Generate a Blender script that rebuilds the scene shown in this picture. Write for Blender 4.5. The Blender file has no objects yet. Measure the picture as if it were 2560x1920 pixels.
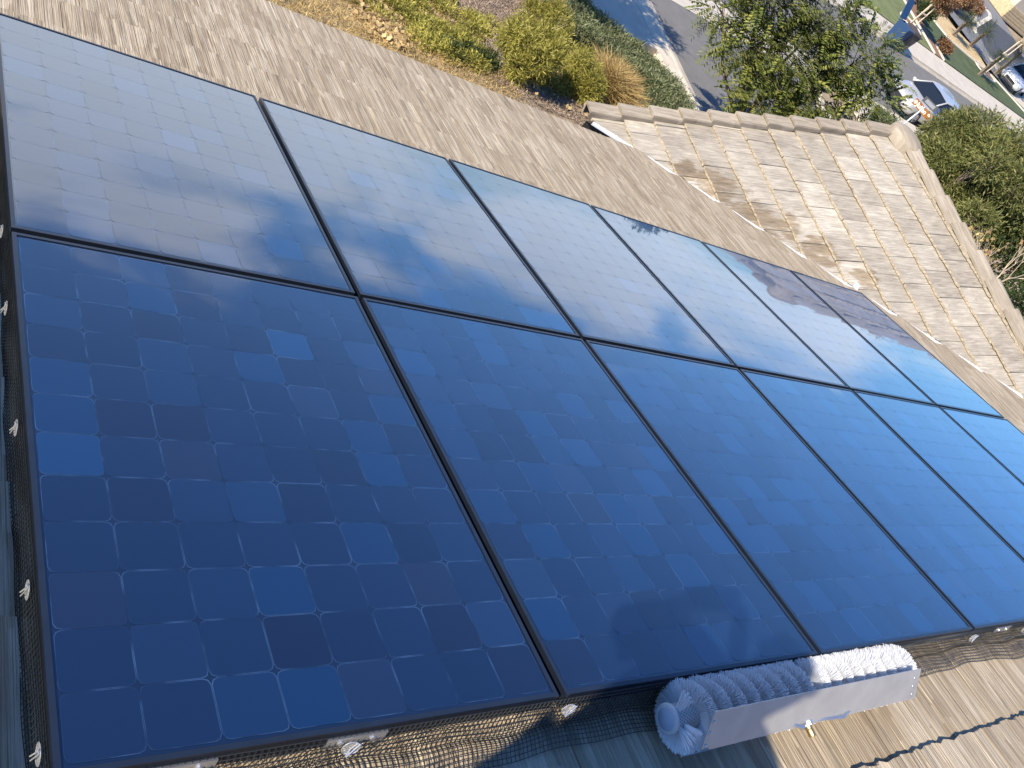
import bpy, bmesh, math, random
import numpy as np
from mathutils import Vector, Matrix, Euler
random.seed(7); rng = np.random.default_rng(7)
R = math.radians
scn = bpy.context.scene
COL = scn.collection

# ------------------------------------------------------------------ camera, world, sun, exposure
TH = R(19.0); CT, ST = math.cos(TH), math.sin(TH)          # main roof pitch
CAM = Vector((-0.32567773, -0.23134573, 1.56341888))
RW = ((0.77946028, -0.23789662, 0.57952297), (0.10501624, -0.86237626, -0.49525627), (0.61758664, 0.44689192, -0.64720503))
cam = bpy.data.cameras.new('camera'); cam.sensor_width = 36.0; cam.lens = 36.0 * 2131.52 / 2560.0
cam.clip_start = 0.02; cam.clip_end = 3000
co = bpy.data.objects.new('camera', cam); COL.objects.link(co)
m = Matrix.Identity(4)
for i in range(3):
    m[i][0] = RW[0][i]; m[i][1] = -RW[1][i]; m[i][2] = -RW[2][i]; m[i][3] = CAM[i]
co.matrix_world = m
scn.camera = co

SUN_EL, SUN_AZ = R(37), R(12)                                # light travels towards azimuth 12 deg from +X
sdir = Vector((math.cos(SUN_AZ)*math.cos(SUN_EL), math.sin(SUN_AZ)*math.cos(SUN_EL), -math.sin(SUN_EL)))
world = bpy.data.worlds.new('World'); scn.world = world; world.use_nodes = True
def build_world():
    nt = world.node_tree; nt.nodes.clear(); N = nt.nodes.new; L = nt.links.new
    sky = N('ShaderNodeTexSky'); sky.sky_type = 'NISHITA'; sky.sun_disc = False
    sky.sun_elevation = SUN_EL; sky.sun_rotation = math.atan2(-sdir.x, -sdir.y)
    sky.altitude = 400; sky.air_density = 1.0; sky.dust_density = 0.5; sky.ozone_density = 2.5
    tc = N('ShaderNodeTexCoord'); sep = N('ShaderNodeSeparateXYZ'); L(tc.outputs['Generated'], sep.inputs[0])
    mp = N('ShaderNodeMapping'); mp.inputs['Scale'].default_value = (4.2, 4.2, 12.0); L(tc.outputs['Generated'], mp.inputs[0])
    n1 = N('ShaderNodeTexNoise'); n1.inputs['Scale'].default_value = 1.1; n1.inputs['Detail'].default_value = 5; n1.inputs['Roughness'].default_value = 0.46
    n1.inputs['Distortion'].default_value = 0.35; L(mp.outputs[0], n1.inputs['Vector'])
    # more cloud near the horizon, clear higher up
    el = N('ShaderNodeMapRange'); el.inputs['From Min'].default_value = 0.07; el.inputs['From Max'].default_value = 0.30
    el.inputs['To Min'].default_value = 0.16; el.inputs['To Max'].default_value = -0.30; L(sep.outputs['Z'], el.inputs['Value'])
    ad = N('ShaderNodeMath'); ad.operation = 'ADD'; L(n1.outputs[0], ad.inputs[0]); L(el.outputs[0], ad.inputs[1])
    # cloud bank lies to the left of the street, breaks up to the right
    az = N('ShaderNodeMapRange'); az.inputs['From Min'].default_value = 0.3; az.inputs['From Max'].default_value = 0.95
    az.inputs['To Min'].default_value = 0.055; az.inputs['To Max'].default_value = -0.17; L(sep.outputs['X'], az.inputs['Value'])
    ad2 = N('ShaderNodeMath'); ad2.operation = 'ADD'; L(ad.outputs[0], ad2.inputs[0]); L(az.outputs[0], ad2.inputs[1])
    # one separate cloud low over the far end of the street
    dc = N('ShaderNodeVectorMath'); dc.operation = 'DISTANCE'; L(tc.outputs['Generated'], dc.inputs[0]); dc.inputs[1].default_value = (0.945, 0.25, 0.215)
    dm = N('ShaderNodeMapRange'); dm.interpolation_type = 'SMOOTHSTEP'; dm.inputs['From Min'].default_value = 0.17; dm.inputs['From Max'].default_value = 0.03; dm.inputs['To Max'].default_value = 0.26; L(dc.outputs['Value'], dm.inputs['Value'])
    ad3 = N('ShaderNodeMath'); ad3.operation = 'ADD'; L(ad2.outputs[0], ad3.inputs[0]); L(dm.outputs[0], ad3.inputs[1]); ad2 = ad3
    cr = N('ShaderNodeMapRange'); cr.interpolation_type = 'SMOOTHSTEP'; cr.inputs['From Min'].default_value = 0.45; cr.inputs['From Max'].default_value = 0.68
    cr.inputs['To Max'].default_value = 0.78; L(ad2.outputs[0], cr.inputs['Value'])
    tint = N('ShaderNodeMix'); tint.data_type = 'RGBA'; tint.blend_type = 'MULTIPLY'; tint.inputs[0].default_value = 1.0
    L(sky.outputs[0], tint.inputs[6]); tint.inputs[7].default_value = (0.49, 0.84, 1.28, 1)
    mx = N('ShaderNodeMix'); mx.data_type = 'RGBA'; L(cr.outputs[0], mx.inputs[0]); L(tint.outputs[2], mx.inputs[6])
    mx.inputs[7].default_value = (10.4, 11.0, 11.6, 1)
    bg = N('ShaderNodeBackground'); bg.inputs['Strength'].default_value = 0.10; L(mx.outputs[2], bg.inputs['Color'])
    out = N('ShaderNodeOutputWorld'); L(bg.outputs[0], out.inputs[0])
build_world()
sl = bpy.data.lights.new('sun', 'SUN'); sl.energy = 4.9; sl.angle = R(0.55); sl.color = (1.0, 0.885, 0.71)
so = bpy.data.objects.new('sun', sl); COL.objects.link(so); so.rotation_euler = sdir.to_track_quat('-Z', 'Y').to_euler()
vs = scn.view_settings; vs.view_transform = 'Standard'; vs.look = 'None'; vs.gamma = 1; vs.use_curve_mapping = False; vs.exposure = 0.80
scn.cycles.max_bounces = 6; scn.cycles.transparent_max_bounces = 12

# ------------------------------------------------------------------ helpers
def A2W(u, v, n): return Vector((u, CT*v + ST*n, -ST*v + CT*n))
ROT_MAIN = Matrix.Rotation(-TH, 4, 'X')
def link(o, parent=None):
    COL.objects.link(o)
    if parent is not None: o.parent = parent
    return o
def tag(o, label=None, cat=None, group=None, kind=None):
    if label: o['label'] = label
    if cat: o['category'] = cat
    if group: o['group'] = group
    if kind: o['kind'] = kind
    return o
def empty(name, loc=(0, 0, 0), mat=None):
    o = bpy.data.objects.new(name, None); COL.objects.link(o); o.empty_display_size = 0.1
    if mat is not None: o.matrix_world = mat
    else: o.location = loc
    return o
def pobj(name, me, parent=None, mats=None, mat4=None):
    o = bpy.data.objects.new(name, me)
    if mats is not None and len(me.materials) == 0:
        for mm in (mats if isinstance(mats, (list, tuple)) else [mats]): me.materials.append(mm)
    link(o, parent)
    if mat4 is not None: o.matrix_local = mat4
    return o
class MB:
    """collects faces for one mesh"""
    def __init__(s): s.v = []; s.f = []; s.m = []
    def add(s, vs, fs, mi=0):
        b = len(s.v); s.v += [tuple(x) for x in vs]; s.f += [tuple(b+i for i in f) for f in fs]; s.m += [mi]*len(fs)
    def box(s, x0, x1, y0, y1, z0, z1, mi=0, M=None):
        vs = [Vector(p) for p in ((x0,y0,z0),(x1,y0,z0),(x1,y1,z0),(x0,y1,z0),(x0,y0,z1),(x1,y0,z1),(x1,y1,z1),(x0,y1,z1))]
        if M is not None: vs = [M @ p for p in vs]
        s.add(vs, [(0,3,2,1),(4,5,6,7),(0,1,5,4),(1,2,6,5),(2,3,7,6),(3,0,4,7)], mi)
    def tube(s, pts, rad, n=6, mi=0, cap=True):
        pts = [Vector(p) for p in pts]; rad = rad if isinstance(rad, (list, tuple)) else [rad]*len(pts)
        ring = []; b = len(s.v); prev = None
        for i, p in enumerate(pts):
            d = (pts[min(i+1, len(pts)-1)] - pts[max(i-1, 0)])
            if d.length < 1e-9: d = Vector((0, 0, 1))
            d.normalize()
            a = Vector((0, 0, 1)) if abs(d.z) < 0.9 else Vector((1, 0, 0))
            if prev is not None: a = prev
            e = (a - d*a.dot(d)); 
            if e.length < 1e-6: e = d.orthogonal()
            e.normalize(); prev = e; g = d.cross(e)
            for k in range(n):
                t = 2*math.pi*k/n; s.v.append(tuple(p + (e*math.cos(t) + g*math.sin(t))*rad[i]))
        for i in range(len(pts)-1):
            for k in range(n):
                s.f.append((b+i*n+k, b+i*n+(k+1) % n, b+(i+1)*n+(k+1) % n, b+(i+1)*n+k)); s.m.append(mi)
        if cap:
            s.f.append(tuple(b+k for k in reversed(range(n)))); s.m.append(mi)
            s.f.append(tuple(b+(len(pts)-1)*n+k for k in range(n))); s.m.append(mi)
    def lathe(s, prof, n=24, mi=0, M=None):
        b = len(s.v)
        for (r, z) in prof:
            for k in range(n):
                t = 2*math.pi*k/n; p = Vector((r*math.cos(t), r*math.sin(t), z)); s.v.append(tuple(M @ p if M is not None else p))
        for i in range(len(prof)-1):
            for k in range(n):
                s.f.append((b+i*n+k, b+i*n+(k+1) % n, b+(i+1)*n+(k+1) % n, b+(i+1)*n+k)); s.m.append(mi)
    def mesh(s, name, mats=None, smooth=False):
        me = bpy.data.meshes.new(name); me.from_pydata(s.v, [], s.f)
        for mm in (mats if isinstance(mats, (list, tuple)) else [mats] if mats else []): me.materials.append(mm)
        if max(s.m, default=0) > 0: me.polygons.foreach_set('material_index', s.m)
        if smooth: me.polygons.foreach_set('use_smooth', [True]*len(s.f))
        me.update(); return me
    def obj(s, name, mats, parent=None, smooth=False, mat4=None):
        return pobj(name, s.mesh(name, mats, smooth), parent, None, mat4)
def np_quads(name, V, mats, mi=None, smooth=False, k=4):
    """V: (n,k,3) array of separate polygons"""
    n = len(V); me = bpy.data.meshes.new(name)
    me.vertices.add(n*k); me.vertices.foreach_set('co', np.ascontiguousarray(V, dtype=np.float32).ravel())
    me.loops.add(n*k); me.loops.foreach_set('vertex_index', np.arange(n*k, dtype=np.int32))
    me.polygons.add(n); me.polygons.foreach_set('loop_start', np.arange(0, n*k, k, dtype=np.int32))
    for mm in (mats if isinstance(mats, (list, tuple)) else [mats]): me.materials.append(mm)
    if mi is not None: me.polygons.foreach_set('material_index', np.asarray(mi, dtype=np.int32))
    me.update(calc_edges=True); return me

# ------------------------------------------------------------------ materials
def nodes(name):
    mt = bpy.data.materials.new(name); mt.use_nodes = True; nt = mt.node_tree
    return mt, nt, nt.nodes['Principled BSDF'], nt.nodes.new, nt.links.new
def setp(b, **k):
    al = dict(col='Base Color', rough='Roughness', metal='Metallic', spec='Specular IOR Level', coat='Coat Weight', coatr='Coat Roughness', ior='IOR')
    for a, v in k.items():
        v = (*v, 1) if isinstance(v, tuple) and len(v) == 3 else v
        b.inputs[al[a]].default_value = v
def mat(name, col, rough=0.6, metal=0.0, var=0.15, scale=20.0, bump=0.0, bscale=None, spec=0.5, coat=0.0, stretch=(1, 1, 1), coords='Object'):
    mt, nt, b, N, L = nodes(name); setp(b, rough=rough, metal=metal, spec=spec, coat=coat)
    tc = N('ShaderNodeTexCoord'); mp = N('ShaderNodeMapping'); mp.inputs['Scale'].default_value = stretch; L(tc.outputs[coords], mp.inputs[0])
    n = N('ShaderNodeTexNoise'); n.inputs['Scale'].default_value = scale; n.inputs['Detail'].default_value = 6; L(mp.outputs[0], n.inputs['Vector'])
    r = N('ShaderNodeValToRGB'); r.color_ramp.elements[0].position = 0.3; r.color_ramp.elements[1].position = 0.7
    r.color_ramp.elements[0].color = tuple(max(0, c*(1-var)) for c in col) + (1,)
    r.color_ramp.elements[1].color = tuple(min(1, c*(1+var)) for c in col) + (1,)
    L(n.outputs[0], r.inputs[0]); L(r.outputs[0], b.inputs['Base Color'])
    if bump:
        n2 = N('ShaderNodeTexNoise'); n2.inputs['Scale'].default_value = bscale or scale*3; n2.inputs['Detail'].default_value = 4; L(mp.outputs[0], n2.inputs['Vector'])
        bp = N('ShaderNodeBump'); bp.inputs['Strength'].default_value = bump; bp.inputs['Distance'].default_value = 0.01
        L(n2.outputs[0], bp.inputs['Height']); L(bp.outputs[0], b.inputs['Normal'])
    return mt
def leafmat(name, cols, rough=0.55, transl=0.35):
    """leaf colour differs from leaf to leaf (random per island)"""
    mt, nt, b, N, L = nodes(name); setp(b, rough=rough, spec=0.35)
    g = N('ShaderNodeNewGeometry'); r = N('ShaderNodeValToRGB'); e = r.color_ramp.elements
    while len(e) < len(cols): e.new(0.5)
    for i, c in enumerate(cols): e[i].position = i/(len(cols)-1) if len(cols) > 1 else 0; e[i].color = (*c, 1)
    L(g.outputs['Random Per Island'], r.inputs[0])
    tc = N('ShaderNodeTexCoord'); n = N('ShaderNodeTexNoise'); n.inputs['Scale'].default_value = 1.6; n.inputs['Detail'].default_value = 3; L(tc.outputs['Object'], n.inputs['Vector'])
    hv = N('ShaderNodeHueSaturation'); mr = N('ShaderNodeMapRange'); mr.inputs['From Min'].default_value = 0.3; mr.inputs['From Max'].default_value = 0.7
    mr.inputs['To Min'].default_value = 0.72; mr.inputs['To Max'].default_value = 1.25; L(n.outputs[0], mr.inputs['Value'])
    L(mr.outputs[0], hv.inputs['Value']); L(r.outputs[0], hv.inputs['Color']); L(hv.outputs[0], b.inputs['Base Color'])
    tr = N('ShaderNodeBsdfTranslucent'); L(hv.outputs[0], tr.inputs['Color']); ms = N('ShaderNodeMixShader'); ms.inputs[0].default_value = transl
    out = nt.nodes['Material Output']; L(b.outputs[0], ms.inputs[1]); L(tr.outputs[0], ms.inputs[2]); L(ms.outputs[0], out.inputs['Surface'])
    return mt

def tile_mat(name, cols, stain=False, grain=1.0, tone=0.16, vor=0.24):
    """fibrous concrete shake: streaks along the slope, strips of differing tone, wear"""
    mt, nt, b, N, L = nodes(name); setp(b, rough=0.85, spec=0.25)
    tc = N('ShaderNodeTexCoord'); oi = N('ShaderNodeObjectInfo')
    off = N('ShaderNodeVectorMath'); off.operation = 'SCALE'; off.inputs[0].default_value = (37.0, 51.0, 11.0); L(oi.outputs['Random'], off.inputs['Scale'])
    ad = N('ShaderNodeVectorMath'); L(tc.outputs['Object'], ad.inputs[0]); L(off.outputs[0], ad.inputs[1])
    def noise(scale, stretch, detail=4, rough=0.55):
        mp = N('ShaderNodeMapping'); mp.inputs['Scale'].default_value = stretch; L(ad.outputs[0], mp.inputs[0])
        n = N('ShaderNodeTexNoise'); n.inputs['Scale'].default_value = scale; n.inputs['Detail'].default_value = detail; n.inputs['Roughness'].default_value = rough
        L(mp.outputs[0], n.inputs['Vector']); return n
    streak = noise(9, (9.0, 0.75, 1.0), 5)
    fine = noise(40, (8.0, 0.35, 1.0), 3)
    wear = noise(6, (1.0, 0.5, 1.0), 6)
    # strips with staggered ends
    mp = N('ShaderNodeMapping'); mp.inputs['Scale'].default_value = (40.0, 3.4, 1.0); L(ad.outputs[0], mp.inputs[0])
    vo = N('ShaderNodeTexVoronoi'); vo.distance = 'CHEBYCHEV'; vo.inputs['Scale'].default_value = 1.0; vo.inputs['Randomness'].default_value = 0.75; L(mp.outputs[0], vo.inputs['Vector'])
    sp = N('ShaderNodeSeparateColor'); L(vo.outputs['Color'], sp.inputs[0])
    def math_(op, a, b_, c=None):
        n = N('ShaderNodeMath'); n.operation = op
        for i, x in enumerate((a, b_) + ((c,) if c is not None else ())):
            if isinstance(x, (int, float)): n.inputs[i].default_value = x
            else: L(x, n.inputs[i])
        return n.outputs[0]
    v = math_('MULTIPLY_ADD', streak.outputs[0], 0.62, 0.0)
    v = math_('ADD', v, math_('MULTIPLY', sp.outputs[0], vor))
    v = math_('ADD', v, math_('MULTIPLY', wear.outputs[0], 0.34))
    v = math_('ADD', v, math_('MULTIPLY', oi.outputs['Random'], tone))
    v = math_('ADD', v, math_('MULTIPLY', fine.outputs[0], 0.20))
    r = N('ShaderNodeValToRGB'); e = r.color_ramp.elements
    while len(e) < len(cols): e.new(0.5)
    for i, (p, c) in enumerate(cols): e[i].position = p; e[i].color = (*c, 1)
    L(v, r.inputs[0]); colout = r.outputs[0]
    # blotches of bluish grey lichen wear
    bl = noise(11, (2.2, 0.8, 1.0), 3)
    mr = N('ShaderNodeMapRange'); mr.inputs['From Min'].default_value = 0.66; mr.inputs['From Max'].default_value = 0.74; mr.inputs['To Max'].default_value = 0.45; L(bl.outputs[0], mr.inputs['Value'])
    mx = N('ShaderNodeMix'); mx.data_type = 'RGBA'; L(mr.outputs[0], mx.inputs[0]); L(colout, mx.inputs[6]); mx.inputs[7].default_value = (0.17, 0.17, 0.17, 1); colout = mx.outputs[2]
    if stain:      # damp run-off stains beside the valley
        gp = N('ShaderNodeNewGeometry'); acc = None
        for (sx, sy, rad) in ((5.95, 4.55, 0.42), (6.25, 4.1, 0.5), (6.75, 3.75, 0.36), (6.55, 4.05, 0.3), (5.75, 4.72, 0.25), (7.15, 3.45, 0.22)):
            d = N('ShaderNodeVectorMath'); d.operation = 'DISTANCE'; cs = N('ShaderNodeVectorMath'); cs.operation = 'MULTIPLY'; cs.inputs[1].default_value = (1, 1, 0)
            L(gp.outputs['Position'], cs.inputs[0]); L(cs.outputs[0], d.inputs[0]); d.inputs[1].default_value = (sx, sy, 0)
            q = N('ShaderNodeMapRange'); q.inputs['From Min'].default_value = rad; q.inputs['From Max'].default_value = rad*0.35; q.inputs['To Max'].default_value = 0.42; L(d.outputs['Value'], q.inputs['Value'])
            acc = q.outputs[0] if acc is None else math_('MAXIMUM', acc, q.outputs[0])
        s2 = math_('ADD', acc, math_('MULTIPLY', noise(7, (2.0, 0.6, 1.0), 6, 0.65).outputs[0], 1.0))
        q = N('ShaderNodeMapRange'); q.inputs['From Min'].default_value = 0.74; q.inputs['From Max'].default_value = 0.86; q.inputs['To Max'].default_value = 0.8; L(s2, q.inputs['Value'])
        mx = N('ShaderNodeMix'); mx.data_type = 'RGBA'; mx.blend_type = 'MULTIPLY'; L(q.outputs[0], mx.inputs[0]); L(colout, mx.inputs[6]); mx.inputs[7].default_value = (0.62, 0.52, 0.40, 1); colout = mx.outputs[2]
    L(colout, b.inputs['Base Color'])
    # grooves: fine lines running down the slope
    mp = N('ShaderNodeMapping'); mp.inputs['Scale'].default_value = (150.0, 2.2, 1.0); L(ad.outputs[0], mp.inputs[0])
    gr = N('ShaderNodeTexNoise'); gr.inputs['Scale'].default_value = 1.0; gr.inputs['Detail'].default_value = 2.0; L(mp.outputs[0], gr.inputs['Vector'])
    bp = N('ShaderNodeBump'); bp.inputs['Strength'].default_value = grain; bp.inputs['Distance'].default_value = 0.006; L(gr.outputs[0], bp.inputs['Height'])
    pt = noise(160, (1, 1, 1), 2); bp2 = N('ShaderNodeBump'); bp2.inputs['Strength'].default_value = 0.25; bp2.inputs['Distance'].default_value = 0.002
    L(pt.outputs[0], bp2.inputs['Height']); L(bp.outputs[0], bp2.inputs['Normal']); L(bp2.outputs[0], b.inputs['Normal'])
    return mt

TILE_MAIN = tile_mat('weathered_shake_tile', [(0.40, (0.17, 0.128, 0.085)), (0.62, (0.30, 0.238, 0.163)), (0.82, (0.385, 0.315, 0.222)), (1.10, (0.50, 0.425, 0.315))], grain=1.0, tone=0.09, vor=0.30)
TILE_GABLE = tile_mat('pale_shake_tile', [(0.44, (0.165, 0.143, 0.118)), (0.59, (0.275, 0.243, 0.20)), (0.74, (0.37, 0.335, 0.278)), (0.98, (0.60, 0.55, 0.46))], stain=True, grain=0.7, tone=0.20, vor=0.08)
TILE_CAP = tile_mat('cap_tile', [(0.42, (0.18, 0.15, 0.115)), (0.62, (0.25, 0.213, 0.165)), (0.8, (0.31, 0.268, 0.21)), (1.05, (0.38, 0.335, 0.27))], grain=0.5)
BUTT = mat('chipped_tile_edge', (0.40, 0.335, 0.245), 0.9, var=0.3, scale=60, bump=0.6)
DECK = mat('roofing_felt', (0.05, 0.047, 0.043), 0.9, var=0.3)
METAL_W = mat('white_painted_flashing', (0.62, 0.63, 0.66), 0.4, metal=0.25, var=0.06)
STUCCO = mat('beige_stucco', (0.46, 0.39, 0.30), 0.9, var=0.08, scale=50, bump=0.4)
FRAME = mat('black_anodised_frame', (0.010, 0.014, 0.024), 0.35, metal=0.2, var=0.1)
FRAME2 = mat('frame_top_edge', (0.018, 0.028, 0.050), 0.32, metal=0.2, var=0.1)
SILVER = mat('mill_aluminium', (0.62, 0.63, 0.65), 0.38, metal=0.9, var=0.08, scale=12, bump=0.05)

def dust(b, N, L):
    # thin film of dust on the glass, washed into soft streaks down the slope
    b.inputs['Sheen Roughness'].default_value = 0.30; b.inputs['Sheen Tint'].default_value = (0.26, 0.55, 1.0, 1)
    g = N('ShaderNodeNewGeometry'); mp = N('ShaderNodeMapping'); mp.inputs['Scale'].default_value = (3.2, 0.8, 0.8); L(g.outputs['Position'], mp.inputs[0])
    n = N('ShaderNodeTexNoise'); n.inputs['Scale'].default_value = 1.7; n.inputs['Detail'].default_value = 7; n.inputs['Roughness'].default_value = 0.6; L(mp.outputs[0], n.inputs['Vector'])
    mr = N('ShaderNodeMapRange'); mr.inputs['From Min'].default_value = 0.3; mr.inputs['From Max'].default_value = 0.7; mr.inputs['To Min'].default_value = 0.32; mr.inputs['To Max'].default_value = 0.52
    L(n.outputs[0], mr.inputs['Value']); L(mr.outputs[0], b.inputs['Sheen Weight'])
    mr2 = N('ShaderNodeMapRange'); mr2.inputs['From Min'].default_value = 0.3; mr2.inputs['From Max'].default_value = 0.75; mr2.inputs['To Min'].default_value = 0.010; mr2.inputs['To Max'].default_value = 0.035
    L(n.outputs[0], mr2.inputs['Value']); L(mr2.outputs[0], b.inputs['Coat Roughness'])
def cell_mat():
    mt, nt, b, N, L = nodes('solar_cell_blue')
    oi = N('ShaderNodeObjectInfo'); r = N('ShaderNodeValToRGB'); e = r.color_ramp.elements
    cs = [(0.0, (0.002, 0.009, 0.038)), (0.3, (0.001, 0.014, 0.056)), (0.6, (0.003, 0.018, 0.066)), (0.8, (0.001, 0.030, 0.108)), (0.92, (0.008, 0.016, 0.050)), (1.0, (0.003, 0.042, 0.14))]
    while len(e) < len(cs): e.new(0.5)
    for i, (p, c) in enumerate(cs): e[i].position = p; e[i].color = (*c, 1)
    L(oi.outputs['Random'], r.inputs[0]); L(r.outputs[0], b.inputs['Base Color'])
    setp(b, metal=0.45, rough=0.50, coat=1.0, coatr=0.018); dust(b, N, L); b.inputs['Coat IOR'].default_value = 1.85
    tc = N('ShaderNodeTexCoord'); n = N('ShaderNodeTexNoise'); n.inputs['Scale'].default_value = 9; n.inputs['Detail'].default_value = 4; L(tc.outputs['Object'], n.inputs['Vector'])
    bp = N('ShaderNodeBump'); bp.inputs['Strength'].default_value = 0.004; bp.inputs['Distance'].default_value = 0.002; L(n.outputs[0], bp.inputs['Height']); L(bp.outputs[0], b.inputs['Coat Normal'])
    return mt
CELL = cell_mat()
def halo_mat():
    mt, nt, b, N, L = nodes('dusty_cell_rim')
    g = N('ShaderNodeNewGeometry'); n = N('ShaderNodeTexNoise'); n.inputs['Scale'].default_value = 14; n.inputs['Detail'].default_value = 5; L(g.outputs['Position'], n.inputs['Vector'])
    r = N('ShaderNodeValToRGB'); r.color_ramp.elements[0].position = 0.42; r.color_ramp.elements[0].color = (0.006, 0.022, 0.07, 1)
    r.color_ramp.elements[1].position = 0.66; r.color_ramp.elements[1].color = (0.06, 0.13, 0.27, 1); L(n.outputs[0], r.inputs[0]); L(r.outputs[0], b.inputs['Base Color'])
    setp(b, rough=0.5, metal=0.3, coat=1.0, coatr=0.02); dust(b, N, L); b.inputs['Coat IOR'].default_value = 1.85; return mt
HALO = halo_mat()
def slab_mat():  # dark coated slab behind the cells, which carry the same gloss coat themselves
    mt, nt, b, N, L = nodes('glossy_dark_slab')
    setp(b, col=(0.006, 0.018, 0.055), rough=0.5, metal=0.6, coat=1.0); dust(b, N, L); b.inputs['Coat IOR'].default_value = 1.85; return mt
SLAB = slab_mat()

# ------------------------------------------------------------------ ground and streets
def sm(t): t = max(0.0, min(1.0, t)); return t*t*(3-2*t)
def zt(x, y): return -6.2 + 1.3*sm(min(15.2-y, 15.0-x)/8.0)
ASPH = mat('asphalt', (0.155, 0.150, 0.142), 0.9, var=0.10, scale=3.0, bump=0.4, bscale=60)
CONC = mat('pale_concrete', (0.50, 0.455, 0.385), 0.9, var=0.10, scale=2.2, bump=0.2, bscale=40)
CONC2 = mat('gutter_concrete', (0.40, 0.355, 0.29), 0.9, var=0.16, scale=3.5, bump=0.2, bscale=40)
LAWN = mat('green_lawn', (0.135, 0.16, 0.06), 0.95, var=0.25, scale=1.3, bump=0.9, bscale=30)
LAWN_D = mat('dark_green_lawn', (0.065, 0.09, 0.035), 0.95, var=0.25, scale=1.3, bump=0.9, bscale=30)
DIRT = mat('dry_soil', (0.30, 0.235, 0.155), 0.95, var=0.3, scale=1.2, bump=0.8, bscale=25)
MULCHB = mat('red_mulch', (0.22, 0.125, 0.075), 0.95, var=0.35, scale=4, bump=0.9, bscale=30)
PATH = mat('tan_gravel', (0.50, 0.38, 0.21), 0.95, var=0.25, scale=6, bump=0.8, bscale=40)
DRIVE = mat('grey_driveway', (0.17, 0.175, 0.19), 0.9, var=0.08, scale=1.5)
DRIVE_D = mat('dark_blue_grey_driveway', (0.055, 0.062, 0.078), 0.9, var=0.1, scale=1.5)
KERB = mat('kerb_concrete', (0.56, 0.50, 0.41), 0.9, var=0.12, scale=3)

def poly(name, pts, z, material, thick=0.0, parent=None, kind='structure'):
    b = MB(); n = len(pts)
    vs = [(x, y, z) for x, y in pts]
    if thick: vs += [(x, y, z-thick) for x, y in pts]
    fs = [tuple(range(n))]
    if thick: fs += [(i, i+n, (i+1) % n + n, (i+1) % n) for i in range(n)]
    b.add(vs, fs); o = b.obj(name, material, parent)
    bm = bmesh.new(); bm.from_mesh(o.data); bmesh.ops.recalc_face_normals(bm, faces=bm.faces)
    if bm.faces[0].normal.z < 0 and not thick: bmesh.ops.reverse_faces(bm, faces=bm.faces)
    bm.to_mesh(o.data); bm.free()
    if kind: o['kind'] = kind
    return o
poly('ground', [(-900, -900), (900, -900), (900, 900), (-900, 900)], -6.32, DIRT)
poly('street', [(-60, 21.0), (25.5, 21.0), (25.5, 19.2), (27, 20.1), (27, 20.5), (140, 20.5), (140, 27.15), (-60, 27.15)], -6.20, ASPH)
poly('street', [(16.05, -30), (23.7, -30), (23.7, 19.2), (16.05, 19.2)], -6.20, ASPH)
# cross gutter over the mouth of the side street, kerbs, gutters
poly('cross_gutter', [(14.5, 19.2), (25.5, 19.2), (25.5, 20.1), (14.5, 20.1)], -6.196, CONC)
poly('cross_gutter', [(14.5, 20.13), (25.5, 20.13), (25.5, 21.0), (14.5, 21.0)], -6.196, CONC)
g_ = MB(); g_.box(27, 140, 20.15, 20.50, -6.3, -6.185); g_.box(-60, 14, 20.55, 20.999, -6.3, -6.185); g_.box(-60, 140, 27.151, 27.55, -6.3, -6.185)
g_.box(15.70, 16.049, -30, 18.4, -6.3, -6.185); g_.obj('gutter', CONC2)['kind'] = 'structure'
def kerb_strip(name, segs):
    b = MB()
    for (x0, x1, y0, y1) in segs: b.box(x0, x1, y0, y1, -6.32, -6.075)
    o = b.obj(name, KERB); o['kind'] = 'structure'
    bv = o.modifiers.new('bevel', 'BEVEL'); bv.width = 0.02; bv.segments = 2
kerb_strip('kerb', [(27, 140, 20.00, 20.149), (-60, 140, 27.551, 27.70), (15.55, 15.699, -30, 18.4), (23.71, 23.86, -30, 17.8)])
# corner radius of the far side-street kerb
b = MB()
for i in range(10):
    a0, a1 = R(180-9*i), R(180-9*(i+1)); cx, cy = 26.9, 17.1
    p = lambda a, r: (cx + r*math.cos(a), cy + r*math.sin(a))
    q = [p(a0, 3.05), p(a1, 3.05), p(a1, 2.90), p(a0, 2.90)]
    b.add([(x, y, -6.075) for x, y in q] + [(x, y, -6.32) for x, y in q], [(0, 1, 2, 3), (0, 4, 5, 1), (3, 2, 6, 7)])
b.obj('kerb', KERB)['kind'] = 'structure'
poly('pavement', [(27, 18.4), (140, 18.4), (140, 19.99), (27, 19.99)], -6.08, CONC, 0.2)
poly('pavement', [(-60, 27.71), (140, 27.71), (140, 29.8), (-60, 29.8)], -6.08, CONC, 0.2)
poly('pavement', [(2, 15.85), (13.9, 15.85), (15.0, 15.85), (15.0, 20.39), (2, 20.39)], -6.08, CONC, 0.2)
poly('pavement', [(15.02, 10.0), (15.54, 10.0), (15.54, 18.4), (15.02, 18.4)], -6.078, KERB, 0.2)
poly('pavement', [(24.1, -30), (25.6, -30), (25.6, 16.5), (24.1, 16.5)], -6.08, CONC, 0.2)
b = MB()   # expansion joints as recessed dark strips
poly('lawn', [(20, 29.84), (43.25, 29.84), (44.55, 35.6), (46, 44), (20, 44)], -6.06, LAWN)
poly('mulch_bed', [(43.45, 29.84), (44.35, 29.84), (46.1, 35.0), (49.0, 36.6), (50.0, 40), (47.2, 44), (44.8, 35.6)], -6.055, MULCHB)
poly('lawn', [(44.37, 29.84), (56, 29.84), (57.5, 31.5), (54, 33.2), (51.6, 33.5), (49.0, 33.9), (48.4, 35.2), (48.9, 36.4), (46.1, 34.9)], -6.05, LAWN_D)
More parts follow.
